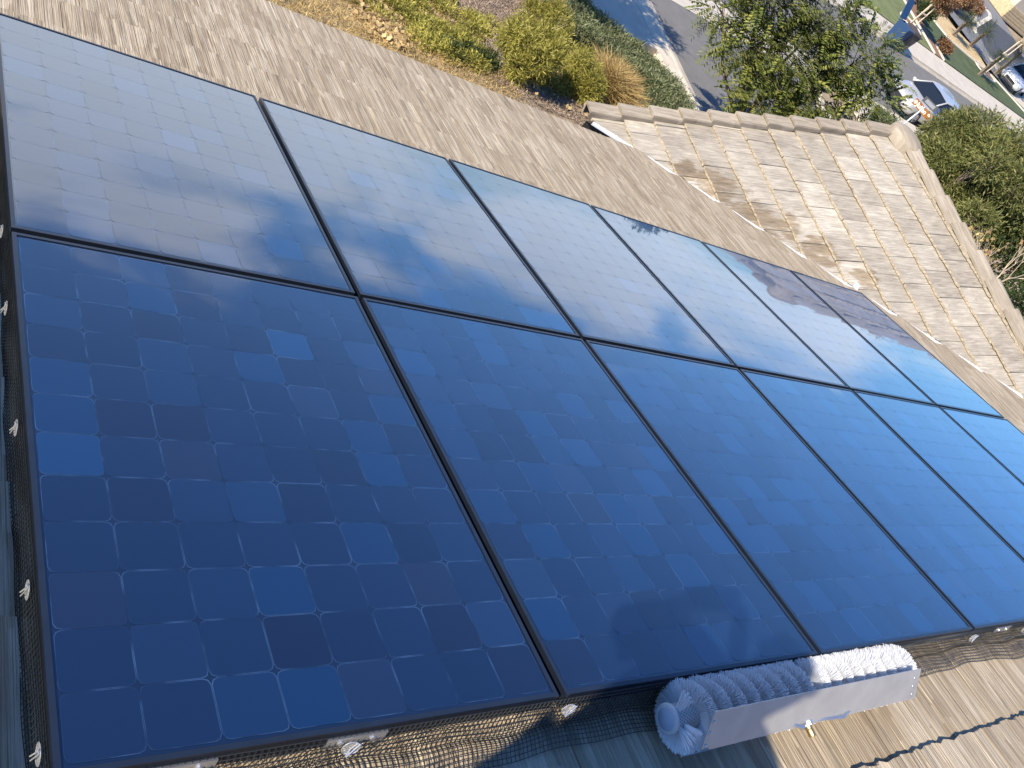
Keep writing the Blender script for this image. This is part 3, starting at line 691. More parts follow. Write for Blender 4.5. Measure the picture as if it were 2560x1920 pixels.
# ------------------------------------------------------------------ cleaning brush
BR = mat('white_nylon_bristles', (0.74, 0.76, 0.80), 0.45, var=0.04)
PLASTIC = mat('grey_plastic_tube', (0.48, 0.50, 0.53), 0.5, var=0.08, scale=80)
CAPM = mat('blue_grey_cap', (0.34, 0.40, 0.50), 0.45, var=0.05)
BRASS = mat('brass', (0.62, 0.42, 0.16), 0.35, metal=0.9, var=0.15)
def make_brush():
    x0, x1 = 1.375, 2.50; ax = Vector((0, -0.088, -0.032))
    M = ROT_MAIN @ Matrix.Translation((x0, ax.y, ax.z))
    root = empty('cleaning_brush', mat=M)
    tag(root, 'white spiral bristle roller brush with silver splash plate lying beside the array', 'brush')
    L_ = x1-x0; AX = Matrix.Rotation(R(90), 4, 'Y')     # lathe z -> x
    b = MB(); b.lathe([(0.034, 0.0), (0.034, L_)], 28, M=AX); b.obj('core_tube', PLASTIC, root, smooth=True)
    # dimples on the tube between the spirals
    b = MB(); b.lathe([(0.0, -0.004), (0.026, -0.004), (0.0275, -0.002), (0.0275, 0.001)], 28, M=AX); b.obj('end_cap', CAPM, root, smooth=True)
    b = MB(); b.lathe([(0.0275, -0.003), (0.036, -0.003), (0.0385, 0.0), (0.0385, 0.007), (0.034, 0.007)], 28, M=AX); b.obj('end_ring', PLASTIC, root, smooth=True)
    # bristle spirals: two hands meeting in the middle
    A, B = [], []; r0, r1 = 0.033, 0.090; pitch = 0.0625; xm = 0.56
    DM = MB()
    def turn(xa, xb, sgn, ph):
        n = int(abs(xb-xa)/pitch*120)
        for i in range(n):
            q = i/n; xc = xa + (xb-xa)*q; th = ph + sgn*2*math.pi*(xb-xa)*q/pitch
            if xc < 0.012: continue
            for w in range(7):
                dx = (w-3)*0.0009; sp = (w-3)*0.0040 + rng.normal(0, 0.0010); dt = rng.normal(0, 0.012); rr = r1 - 0.0018*(w-3)**2 + rng.normal(0, 0.0014)
                if rng.random() < 0.01: dt += rng.normal(0, 0.15)
                ca, sa = math.cos(th), math.sin(th); cb, sb = math.cos(th+dt), math.sin(th+dt)
                A.append((xc+dx, r0*ca, r0*sa)); B.append((xc+dx+sp, rr*cb, rr*sb))
    turn(0.03, xm, 1, 2.6); turn(L_, xm, -1, 0.4)
    A = np.array(A); B = np.array(B); D = B-A; D /= np.linalg.norm(D, axis=1)[:, None]
    E1 = np.cross(D, np.array([1.0, 0.02, 0.01])); E1 /= np.linalg.norm(E1, axis=1)[:, None]; E2 = np.cross(D, E1); Q = []
    ra, rb = 0.0006, 0.0013
    for k in range(3):
        a0, a1 = 2*math.pi*k/3, 2*math.pi*(k+1)/3
        f = lambda a, r: E1*math.cos(a)*r + E2*math.sin(a)*r
        Q.append(np.stack([A+f(a0, ra), B+f(a0, rb), B+f(a1, rb), A+f(a1, ra)], 1))
    o = pobj('bristles', np_quads('bristles', np.concatenate(Q), BR), root); o['kind'] = 'stuff'
    # tufts standing free at the near end
    b = MB()
    for th in (1.3, 2.75):
        for k in range(16):
            a = th + 0.025*k; b.tube([(0.016, 0.034*math.cos(a), 0.034*math.sin(a)), (0.010+0.010*math.sin(k*2.4), 0.088*math.cos(a+0.03*math.sin(k*5)), 0.088*math.sin(a+0.03*math.sin(k*5)))], [0.0007, 0.0013], 4)
    b.obj('loose_tufts', BR, root)['kind'] = 'stuff'
    # splash plate
    T0 = Vector((0.0, -0.157 - ax.y, 0.108 - ax.z)); T1 = Vector((1.01, T0.y, T0.z)); B0 = Vector((0.0, -0.199 - ax.y, 0.006 - ax.z)); B1 = Vector((1.05, B0.y, B0.z))
    nrm = (B0-T0).cross(T1-T0).normalized()*0.0022
    b = MB(); vs = [T0, T1, B1, B0]; b.add(vs + [p-nrm for p in vs], [(0, 1, 2, 3), (7, 6, 5, 4), (0, 4, 5, 1), (1, 5, 6, 2), (2, 6, 7, 3), (3, 7, 4, 0)])
    mt = mat('brushed_aluminium', (0.46, 0.455, 0.445), 0.42, metal=0.45, var=0.10, scale=14, bump=0.10, bscale=9)
    pl = b.obj('splash_plate', mt, root)
    for xx in (0.30, 0.86):
        b = MB(); b.tube([(xx, -0.02, 0.02), T0.lerp(B0, 0.75) + Vector((xx, 0.002, 0))], 0.005, 6); b.obj('plate_bracket', SILVER, root, smooth=True)
    # foot flange at the near end with rivets
    b = MB(); b.box(-0.06, 0.03, -0.001, 0.001, -0.006, 0.008); fl = b.obj('flange', mt, root, mat4=Matrix.Translation((0.0, B0.y+0.002, B0.z-0.004)) @ Matrix.Rotation(R(20), 4, 'X') @ Matrix.Rotation(R(-4), 4, 'Y'))
    e = (T1-T0).normalized(); d = (B0-T0).normalized(); nn = nrm.normalized()
    for (sx, sy) in ((0.012, 0.03), (0.012, 0.06), (0.012, 0.095), (0.99, 0.03), (1.0, 0.06), (1.015, 0.09)):
        b = MB(); b.lathe([(0.0045, 0), (0.004, 0.0018), (0.0, 0.0026)], 10)
        c = T0 + e*sx + d*sy
        q = Vector((0, 0, 1)).rotation_difference(nn if nn.z > 0 else -nn); b.obj('rivet', SILVER, pl, smooth=True, mat4=Matrix.Translation(c + (nn if nn.z > 0 else -nn)*0.0006) @ q.to_matrix().to_4x4())
    # hose fitting: hexagonal nut and brass nozzle pointing back at the viewer
    fdir = Vector((0.12, -0.75, -0.25)).normalized(); c0 = B0 + (B1-B0)*0.43 + Vector((0, 0.012, 0.004)); q = Vector((0, 0, 1)).rotation_difference(fdir).to_matrix().to_4x4()
    b = MB(); b.lathe([(0.0, 0), (0.015, 0), (0.0165, 0.002), (0.0165, 0.013), (0.015, 0.015), (0.0, 0.015)], 6); nut = b.obj('nut', SILVER, root, mat4=Matrix.Translation(c0) @ q)
    b = MB(); b.lathe([(0.0, 0.0), (0.0105, 0.0), (0.0105, 0.006), (0.0093, 0.008), (0.0105, 0.010), (0.0105, 0.026), (0.0095, 0.028), (0.007, 0.028), (0.007, 0.02), (0.0, 0.02)], 20); b.obj('brass_nozzle', BRASS, root, smooth=False, mat4=Matrix.Translation(c0 + fdir*0.015) @ q)
    b = MB(); b.tube([(0.35, B0.y+0.02, B0.z+0.01), (0.42, B0.y-0.006, B0.z+0.006), c0 + Vector((-0.0, 0, 0))], 0.006, 8); b.tube([c0, (0.62, B0.y-0.004, B0.z+0.006), (0.7, B0.y+0.02, B0.z+0.01)], 0.006, 8); b.obj('water_tube', SILVER, root, smooth=True)
    # diamond knurl on the bare tube
    b = MB()
    for i in range(170):
        for k in range(26):
            x = 0.012 + i*0.0065; 
            if x > L_: break
            t = 2*math.pi*(k + 0.5*(i % 2))/26; c = Vector((x, 0.0342*math.cos(t), 0.0342*math.sin(t))); tn = Vector((0, -math.sin(t), math.cos(t)))*0.0022; xx = Vector((0.0022, 0, 0)); nr = Vector((0, math.cos(t), math.sin(t)))*0.0003
            b.add([c-xx+nr, c-tn+nr, c+xx+nr, c+tn+nr], [(0, 1, 2, 3)])
    kn = b.obj('bristle_holes', mat('dark_holes', (0.09, 0.10, 0.12), 0.8), root); kn['kind'] = 'stuff'
make_brush()

# ------------------------------------------------------------------ foliage helpers
def unit(v): return v/(np.linalg.norm(v, axis=-1, keepdims=True)+1e-9)
def leaf_quads(P, D, L, W, fold=0.15, up=None):
    """diamond leaves: base P, direction D, length L, width W"""
    n = len(P); D = unit(D)
    U = rng.normal(size=(n, 3)) if up is None else up
    S = unit(np.cross(D, U)); Nn = np.cross(S, D)
    L = np.broadcast_to(L, (n,))[:, None]; W = np.broadcast_to(W, (n,))[:, None]
    m = P + D*L*0.45 - Nn*W*fold
    return np.stack([P, m + S*W*0.5, P + D*L, m - S*W*0.5], 1)
def blob_points(cs, n, shell=0.55):
    """points in a set of ellipsoids (cx,cy,cz,rx,ry,rz), denser to the outside"""
    cs = np.array(cs, float); vol = np.prod(cs[:, 3:], 1)**0.75; idx = rng.choice(len(cs), n, p=vol/vol.sum())
    d = unit(rng.normal(size=(n, 3))); r = shell + (1-shell)*rng.random(n)**0.6
    return cs[idx, :3] + d*cs[idx, 3:]*r[:, None], d
def branch_tree(b, p, d, length, r, depth, tips, spread=0.5, shrink=0.72, kids=3, up=0.1, seg=3, n=5):
    pts = [p]; rad = [r]; q = Vector(p); dd = Vector(d).normalized()
    for i in range(seg):
        dd = (dd + Vector((random.gauss(0, .09), random.gauss(0, .09), random.gauss(0, .06)+up*0.3))).normalized()
        q = q + dd*length/seg; pts.append(q.copy()); rad.append(r*(1-0.35*(i+1)/seg))
    b.tube(pts, rad, n, cap=False)
    if depth == 0: tips.append((q.copy(), dd.copy())); return
    for k in range(kids):
        a = dd.orthogonal().normalized(); a.rotate(Matrix.Rotation(random.random()*6.283, 3, dd))
        nd = (dd + a*spread*random.uniform(0.6, 1.3) + Vector((0, 0, up))).normalized()
        branch_tree(b, q if k else pts[-1], nd, length*shrink*random.uniform(0.8, 1.15), rad[-1]*0.72, depth-1, tips, spread, shrink, kids, up, seg, max(3, n-1))
def fronds(tipP, tipD, nper, fl, npair, ll, lw, droop=0.35, jit=0.9):
    """pinnate leaves from twig tips -> quads"""
    out = []; P = []; D = []
    for p, d in zip(tipP, tipD):
        for k in range(nper):
            dir_ = unit(d + rng.normal(size=3)*jit); P.append(p + rng.normal(size=3)*0.05); D.append(dir_)
    P = np.array(P); D = np.array(D); n = len(P)
    side = unit(np.cross(D, np.tile([0, 0, 1.0], (n, 1)))); L = fl*(0.7+0.5*rng.random(n))
    for j in range(npair):
        t = 0.12 + 0.85*j/(npair-1); base = P + D*(L*t)[:, None] + np.array([0, 0, -1.0])*(droop*L*t*t)[:, None]
        dl = D.copy(); dl[:, 2] -= 2*droop*t*0.6
        for s in (-1, 1):
            d2 = unit(dl*0.55 + side*s + rng.normal(size=(n, 3))*0.12); sc = ll*(1 - 0.55*abs(t-0.45))
            out.append(leaf_quads(base, d2, sc, lw, 0.1, up=np.tile([0.1, 0.1, 1.0], (n, 1))))
    return np.concatenate(out)
BARK = mat('grey_brown_bark', (0.20, 0.155, 0.115), 0.9, var=0.3, scale=12, bump=0.6, stretch=(1, 1, 0.3))
BARK_P = mat('pale_bark', (0.42, 0.34, 0.25), 0.9, var=0.2, scale=12, bump=0.4)
G_TREE = leafmat('pinnate_leaf_green', [(0.10, 0.14, 0.04), (0.18, 0.225, 0.06), (0.27, 0.30, 0.085), (0.38, 0.375, 0.11)])
G_BUSH = leafmat('olive_needle_green', [(0.075, 0.10, 0.03), (0.14, 0.16, 0.048), (0.215, 0.225, 0.075), (0.30, 0.285, 0.11)])
G_HEDGE = leafmat('blue_green_leaf', [(0.075, 0.105, 0.045), (0.13, 0.165, 0.075), (0.21, 0.235, 0.12), (0.32, 0.32, 0.19)])
G_YEL = leafmat('yellow_green_leaf', [(0.15, 0.15, 0.03), (0.28, 0.265, 0.05), (0.41, 0.375, 0.08), (0.50, 0.45, 0.13)])
G_DARK = leafmat('dark_shrub_green', [(0.020, 0.035, 0.012), (0.035, 0.058, 0.018), (0.06, 0.085, 0.025), (0.11, 0.13, 0.04)])
G_PALM = leafmat('palm_green', [(0.05, 0.085, 0.025), (0.10, 0.13, 0.035), (0.18, 0.19, 0.06)])
L_AUT = leafmat('autumn_yellow_leaf', [(0.30, 0.17, 0.08), (0.45, 0.29, 0.14), (0.58, 0.44, 0.12)])
L_RED = leafmat('rusty_leaf', [(0.16, 0.085, 0.045), (0.27, 0.15, 0.075), (0.36, 0.23, 0.12)])
STRAW = leafmat('straw', [(0.30, 0.19, 0.075), (0.46, 0.33, 0.13), (0.60, 0.47, 0.22)], transl=0.3)
STRAW2 = leafmat('dry_leaf', [(0.30, 0.20, 0.09), (0.50, 0.36, 0.17), (0.64, 0.48, 0.24)], transl=0.2)
CHIP = leafmat('mulch_chip', [(0.13, 0.085, 0.06), (0.27, 0.20, 0.145), (0.46, 0.37, 0.28)], transl=0.0)
def foliage_obj(name, Q, m, parent=None, kind=None):
    o = pobj(name, np_quads(name, Q, m), parent)
    if kind: o['kind'] = kind
    return o
def rel(root): return np.array(root.location)

def big_tree(name, base, clumps, label, cat, leafs, trunk_r=0.12, bark=BARK, maker=None, forks=True):
    root = empty(name, base); tag(root, label, cat); o0 = np.array(base, float)
    b = MB(); fork = Vector((0, 0, (min(c[2] for c in clumps) - base[2])*0.55)); lean = Vector((clumps[0][0]-base[0], clumps[0][1]-base[1], 0))*0.25
    b.tube([(0, 0, -0.15), fork*0.5 + lean*0.4, fork + lean], [trunk_r*1.25, trunk_r, trunk_r*0.85], 8)
    b.obj('trunk', bark, root, smooth=True); b = MB()
    for c in clumps:
        q = Vector((c[0]-base[0], c[1]-base[1], c[2]-base[2])); st = fork + lean; mid = st.lerp(q, 0.5) + Vector((random.gauss(0, .1), random.gauss(0, .1), -0.1))
        b.tube([st, mid, q], [trunk_r*0.55, trunk_r*0.33, trunk_r*0.12], 6)
        for k in range(10):
            d = Vector((random.gauss(0, 1), random.gauss(0, 1), random.gauss(0.2, .8))).normalized(); e = q + Vector((d.x*c[3], d.y*c[4], d.z*c[5]))*0.8
            b.tube([mid.lerp(q, random.uniform(.4, 1)), e], [trunk_r*0.14, trunk_r*0.04], 4, cap=False)
    b.obj('branches', bark, root, smooth=True)
    foliage_obj('foliage', leafs(clumps) - o0, maker or G_TREE, root, kind='stuff')
    return root

# --- feathery tree in front of the streets
def pinnate(cl):
    P, d = blob_points(cl, 1850, 0.25); return fronds(P, d*0.9 + np.array([0, 0, 0.1]), 1, 0.50, 9, 0.16, 0.062, droop=0.3, jit=0.35)
tc = [(10.95, 9.15, -2.0, .72, .75, .62), (10.15, 9.85, -1.55, .6, .6, .55), (10.45, 9.55, -2.3, .55, .5, .45), (11.5, 8.75, -1.3, .62, .6, .5), (11.35, 8.6, -2.15, .6, .55, .45), (11.95, 8.3, -1.55, .42, .42, .33),
      (10.05, 9.95, -1.0, .6, .5, .5), (10.9, 9.3, -1.2, .6, .6, .5), (10.8, 8.75, -2.75, .6, .5, .35), (11.25, 8.3, -2.75, .5, .45, .35), (9.75, 9.9, -2.2, .35, .4, .3), (11.7, 8.1, -2.3, .35, .4, .35)]
tc = [tuple(CAM[i] + (c[i]-CAM[i])*1.38 for i in range(3)) + tuple(r_*1.18 for r_ in c[3:]) for c in tc]
big_tree('feathery_tree', (15.2, 12.2, -6.15), tc, 'feathery green tree with fine paired leaflets standing behind the gable roof rake', 'tree', pinnate, 0.10, BARK)
# --- fluffy olive green tree to the right
def needles(n, L, W, sh=0.5, flat=0.6):
    def f(cl):
        P, d = blob_points(cl, n//6, sh); P = np.repeat(P, 6, 0); d = np.repeat(d, 6, 0)
        P = P + rng.normal(size=P.shape)*L*0.45
        return leaf_quads(P, d + rng.normal(size=P.shape)*flat, L*(0.6+0.8*rng.random(len(P))), W)
    return f
bc = []
for i in range(64):
    d = unit(rng.normal(size=3)); c0 = np.array([14.85, 7.42, -1.62]) + d*np.array([1.35, 1.30, 1.05])*rng.uniform(0.45, 1); s_ = rng.uniform(0.28, 0.50); bc.append((*c0, s_, s_, s_*0.8))
bc += [(15.5+0.5*rng.normal(), 6.6+0.4*rng.normal(), -1.5+0.25*rng.normal(), .42, .42, .36) for _ in range(12)]
big_tree('bushy_tree', (14.3, 7.7, zt(14.3, 7.7)), bc, 'round fluffy olive green tree right of the gable apex near the silver car', 'tree', needles(170000, 0.095, 0.020, 0.45), 0.10, BARK, G_BUSH)
# --- shrubs behind the ridge
def shrub(name, cx, cy, top, rx, ry, m, label, n=9000, L=0.07, W=0.03, parts=6, cat='shrub', base=None, group=None, dens=0.55):
    zb = zt(cx, cy) if base is None else base; h = top - zb; cl = []
    for i in range(parts):
        a = random.random()*6.283; q = random.uniform(0.15, 0.62); hz = random.uniform(0.40, 0.80)
        f_ = 1.0 if parts < 8 else 0.62; q = q if parts < 8 else q*1.35
        cl.append((cx + rx*q*math.cos(a), cy + ry*q*math.sin(a), zb + h*hz, rx*f_*random.uniform(.38, .55), ry*f_*random.uniform(.38, .55), h*random.uniform(.2, .32)))
    root = empty(name, (cx, cy, zb)); tag(root, label, cat, group); b = MB()
    for c in cl: b.tube([(0, 0, -0.05), ((c[0]-cx)*0.5, (c[1]-cy)*0.5, (c[2]-zb)*0.45), (c[0]-cx, c[1]-cy, c[2]-zb)], [0.02+0.01*h, 0.015, 0.006], 5)
    b.obj('stems', BARK, root)
    foliage_obj('foliage', needles(n, L, W, dens)(cl) - np.array([cx, cy, zb]), m, root, kind='stuff'); return root
shrub('shrub', 12.4, 5.6, -1.75, 1.2, 1.0, G_DARK, 'dark green shrub in the shade below the fluffy olive tree, behind the ridge', 16000)
shrub('shrub', 13.6, 4.6, -1.0, 1.5, 1.3, G_DARK, 'dark green shrub behind the bare tree at the right edge', 18000)
shrub('shrub', 14.2, 3.4, -0.9, 1.6, 1.4, G_DARK, 'dark green shrub lowest down the right edge beyond the ridge tiles', 18000)
shrub('shrub', 11.7, 6.6, -2.35, 0.8, 0.8, G_BUSH, 'mid green shrub just right of the gable apex', 12000)
shrub('shrub', 11.35, 5.55, -1.95, 0.55, 0.55, G_YEL, 'yellow green wispy shrub close behind the first ridge tiles', 5000, 0.11, 0.014)
shrub('shrub', 11.2, 7.3, -2.5, 0.45, 0.45, G_YEL, 'small yellow green bush at the gable apex beside the sign pole', 3600, 0.10, 0.014)
shrub('shrub', 15.0, 6.0, -1.3, 1.4, 1.3, G_DARK, 'dark green shrub behind the fluffy olive tree at the right', 14000)
shrub('shrub', 13.0, 2.2, -0.9, 1.6, 1.3, G_DARK, 'dark green shrub beyond the far right ridge tiles outside the picture edge', 12000)
# --- nearly bare tree with last yellow leaves
def bare_tree():
    base = (10.9, 3.3, zt(10.9, 3.3)); root = empty('bare_tree', base); tag(root, 'nearly bare tree with pale twigs and a few yellow leaves behind the ridge tiles', 'tree')
    b = MB(); b.tube([(0, 0, 0), (0.05, 0.1, 1.5), (-0.02, 0.2, 2.9), (-0.1, 0.45, 3.6)], [0.10, 0.085, 0.07, 0.055], 8); b.obj('trunk', BARK_P, root, smooth=True)
    b = MB(); tips = []
    for st, d, L_ in (((-0.1, 0.45, 3.6), (-0.25, 0.75, 0.7), 0.75), ((-0.1, 0.45, 3.6), (-0.35, 0.5, 0.3), 0.7), ((-0.02, 0.25, 3.1), (-0.15, 0.9, 0.25), 0.8), ((-0.05, 0.3, 3.3), (0.25, 0.8, 0.9), 0.8), ((-0.05, 0.3, 3.2), (-0.45, 0.15, 0.55), 0.6)):
        branch_tree(b, Vector(st), Vector(d), L_*0.8, 0.032, 4, tips, 0.5, 0.66, 3, 0.10, 3, 5)
    b.obj('branches', BARK_P, root)
    T = np.array([t[0] for t in tips]); Q = []
    sel = T[rng.choice(len(T), min(len(T), 190), replace=False)]
    for k in range(2): Q.append(leaf_quads(sel, rng.normal(size=sel.shape) + np.array([0, 0, -0.4]), 0.05, 0.04, 0.05))
    foliage_obj('foliage', np.concatenate(Q), L_AUT, root, kind='stuff')
bare_tree()

# --- front garden planting
hed = []
for i in range(46):
    t = i/45.0; cx = 12.0 + 2.45*t; cy = 15.75 - 1.3*t - 0.35*t*t
    for k in range(3):
        w = k*0.42; hed.append((cx - w*0.55 + rng.normal(0, .08), cy - w*(1.2) + rng.normal(0, .08), zt(cx-w*0.5, cy-w) + 0.22, 0.30, 0.30, 0.22))
for i in range(14): hed.append((13.3 + 0.11*i, 13.3 - 0.03*i + rng.normal(0, .1), -5.9, 0.32, 0.34, 0.24))
for i in range(30): hed.append((13.2 + 1.2*rng.random(), 12.2 + 1.6*rng.random(), -5.85, 0.34, 0.34, 0.28))
root = empty('ground_cover', (13, 14.5, -6.1)); tag(foliage_obj('ground_cover', needles(90000, 0.085, 0.022, 0.5)(hed), G_HEDGE, None, kind='stuff'), 'dense blue green ground cover spilling along the pavement edge', 'ground cover')
bpy.data.objects.remove(root)
yg = []
for (cx, cy, rx, ry, n_) in ((6.15, 11.6, 0.75, 1.0, 16), (7.0, 11.2, 0.75, 0.55, 12), (5.6, 11.9, 0.4, 0.5, 6), (7.4, 11.55, 0.5, 0.4, 6), (6.4, 12.7, 0.7, 0.7, 8), (7.3, 13.0, 0.8, 0.6, 9), (8.2, 12.5, 0.5, 0.5, 6), (9.3, 12.4, 0.35, 0.4, 4), (5.3, 13.0, 0.5, 0.8, 7), (9.2, 11.5, 0.4, 0.3, 5)):
    for i in range(n_): 
        x, y = cx + rx*rng.normal()*0.55, cy + ry*rng.normal()*0.55; yg.append((x, y, zt(x, y)+0.10, 0.26, 0.26, 0.17))
tag(foliage_obj('ground_cover', needles(74000, 0.065, 0.018, 0.4)(yg), G_YEL, None, kind='stuff'), 'yellow green ground cover growing just beyond the roof eave', 'ground cover')
dkc = [(x, y, zt(x, y)+0.08, .3, .3, .2) for x, y in ((7.35, 11.05), (7.6, 10.95), (6.9, 10.9), (7.8, 11.3), (12.1, 14.2), (11.9, 13.8), (12.3, 13.5))]
tag(foliage_obj('ground_cover', needles(11000, 0.07, 0.026, 0.4)(dkc), G_DARK, None, kind='stuff'), 'darker green patches of ground cover between the yellow shrubs', 'ground cover')
shrub('yellow_shrub', 8.35, 11.2, zt(8.3, 11.3)+1.1, 0.52, 0.70, G_YEL, 'large yellow green shrub with bare twigs by the roof eave', 15000, 0.10, 0.016, 22)
shrub('yellow_shrub', 10.35, 13.95, zt(10.3, 14)+0.75, 0.62, 0.55, G_YEL, 'yellow green shrub highest up the mulched slope', 8000, 0.10, 0.016, 14)
shrub('yellow_shrub', 10.2, 13.0, zt(10.2, 13)+0.65, 0.38, 0.48, G_YEL, 'small yellow green shrub in the middle of the mulched slope', 5000, 0.075, 0.016, 5)
shrub('yellow_shrub', 10.0, 11.65, zt(10, 11.7)+0.85, 0.45, 0.62, G_YEL, 'upright yellow green shrub left of the straw coloured grass', 9000, 0.10, 0.016, 14)
shrub('yellow_shrub', 10.95, 12.95, zt(10.9, 13)+0.55, 0.22, 0.35, G_YEL, 'narrow yellow green sprig above the straw coloured grass', 2600, 0.07, 0.016, 4)
def twigs():
    root = empty('dry_twigs', (9.3, 12.3, zt(9.3, 12.3))); b = MB(); tips = []
    for x, y in ((-0.6, -0.4), (0.1, 0.2), (0.6, 0.6), (0.3, -0.5)): branch_tree(b, Vector((x, y, 0)), Vector((random.gauss(0, .4), random.gauss(0, .4), 1)), 0.35, 0.011, 4, tips, 0.6, 0.75, 2, 0.02, 2, 4)
    o = b.obj('dry_twigs', BARK_P); o.location = root.location; bpy.data.objects.remove(root); tag(o, 'leafless grey twigs of a dead shrub on the mulch between yellow shrubs', 'dead shrub')
twigs()
# ornamental grass
def grass_clump():
    c = np.array([11.25, 12.15, zt(11.25, 12.15)+0.02]); root = empty('ornamental_grass', tuple(c)); tag(root, 'straw coloured ornamental grass clump above the gable eave corner', 'grass clump')
    n = 5200; a = rng.random(n)*6.283; tilt = np.abs(rng.normal(0, 0.55, n)); d = np.stack([np.cos(a)*np.sin(tilt), np.sin(a)*np.sin(tilt), np.cos(tilt)], 1)
    P = np.stack([rng.normal(0, .16, n), rng.normal(0, .16, n), np.zeros(n)], 1); L_ = rng.uniform(0.45, 1.0, n); Q1 = leaf_quads(P, d, L_*0.6, 0.011)
    P2 = P + d*(L_*0.55)[:, None]; d2 = d + np.stack([np.cos(a)*0.5, np.sin(a)*0.5, -0.55*np.ones(n)], 1); Q2 = leaf_quads(P2, d2, L_*0.5, 0.010)
    foliage_obj('blades', np.concatenate([Q1, Q2]), STRAW, root, kind='stuff')
grass_clump()
# litter: mulch chips, dry grass, fallen plane leaves
def scatter(n, fx, m, name, label, L_, W_, flat=0.25, up=0.02):
    P = []
    while len(P) < n:
        x, y = fx()
        if y > 15.6 or x > 15: continue
        P.append((x, y, zt(x, y)+0.09+0.05*math.sin(x*2.1+y)*math.cos(y*1.7-x*0.6)+rng.random()*up))
    P = np.array(P); D = rng.normal(size=P.shape); D[:, 2] = np.abs(D[:, 2])*flat
    up_ = rng.normal(size=P.shape)*0.4 + np.array([0, 0, 1.0])
    o = foliage_obj(name, leaf_quads(P, D, L_*(0.6+0.8*rng.random(n)), W_, up=up_), m, None, kind='stuff'); tag(o, label, 'ground litter')
scatter(34000, lambda: (rng.uniform(7.5, 12.5), rng.uniform(10.3, 15.8)), CHIP, 'mulch', 'coarse brown wood mulch covering the upper garden slope', 0.055, 0.016)
scatter(16000, lambda: (rng.uniform(3.5, 8.0), rng.uniform(9.6, 14.5)), STRAW, 'dry_grass', 'dry straw coloured grass behind the roof eave', 0.10, 0.012, 0.7)
scatter(1500, lambda: (5.55 + rng.normal()*0.16 + rng.random()*0.2, rng.uniform(10.3, 12.6)), STRAW2, 'fallen_leaves', 'line of large pale fallen leaves beside the yellow ground cover', 0.09, 0.07, 0.3, 0.06)
scatter(900, lambda: ((lambda t: (11.9 + 0.5*t + rng.normal()*0.25, 15.6 - 2.2*t + rng.normal()*0.25))(rng.random())), STRAW2, 'fallen_leaves', 'pale fallen leaves along the inner edge of the blue green ground cover', 0.10, 0.08, 0.3, 0.12)
scatter(260, lambda: (rng.uniform(6.2, 10.5), rng.uniform(10.6, 13.5)), STRAW2, 'fallen_leaves', 'scattered pale fallen leaves on the mulch between the shrubs', 0.09, 0.07, 0.3, 0.06)
# small grey agave
def agave():
    c = (10.55, 15.0, zt(10.55, 15.0)+0.08); n = 46; a = rng.random(n)*6.283; t = rng.uniform(0.2, 1.2, n)
    d = np.stack([np.cos(a)*np.sin(t), np.sin(a)*np.sin(t), np.cos(t)], 1); o = foliage_obj('agave', leaf_quads(np.zeros((n, 3)), d, 0.24, 0.06), G_HEDGE); o.location = c
    tag(o, 'small grey green agave rosette on the mulch near the top of the picture', 'plant')
agave()
# tree outside the picture on the left that shades the pavement
sc = [(9.2+rng.normal()*1.0, 15.9+rng.normal()*0.8, -2.7+rng.normal()*0.35, .75, .75, .45) for i in range(11)]
big_tree('street_tree', (9.4, 16.4, -6.1), sc, 'loose crowned tree above the picture edge whose shadow dapples the pavement', 'tree', needles(9500, 0.22, 0.05, 0.2), 0.11, BARK, G_TREE)

# ------------------------------------------------------------------ street furniture, bins, cars
WOODST = mat('pale_wood_stake', (0.58, 0.47, 0.35), 0.8, var=0.15)
BROWN_S = mat('brown_sign', (0.27, 0.10, 0.018), 0.45, var=0.04); WHITE = mat('white_lettering', (0.82, 0.80, 0.74), 0.5, var=0.02); GREY_M = mat('galvanised_pole', (0.50, 0.52, 0.54), 0.4, metal=0.6, var=0.08)
DARKG = mat('dark_sign_back', (0.09, 0.095, 0.09), 0.5); BLUEP = mat('blue_sign_part', (0.04, 0.09, 0.35), 0.5)
def text_mesh(body, size, m):
    cu = bpy.data.curves.new('lettering', 'FONT'); cu.body = body; cu.size = size; cu.extrude = 0.002; cu.align_x = 'CENTER'; cu.align_y = 'CENTER'; cu.offset = 0.004
    o = bpy.data.objects.new('tmp', cu); COL.objects.link(o); dg = bpy.context.evaluated_depsgraph_get(); me = bpy.data.meshes.new_from_object(o.evaluated_get(dg)); bpy.data.objects.remove(o)
    me.name = 'lettering'; me.materials.clear(); me.materials.append(m); return me
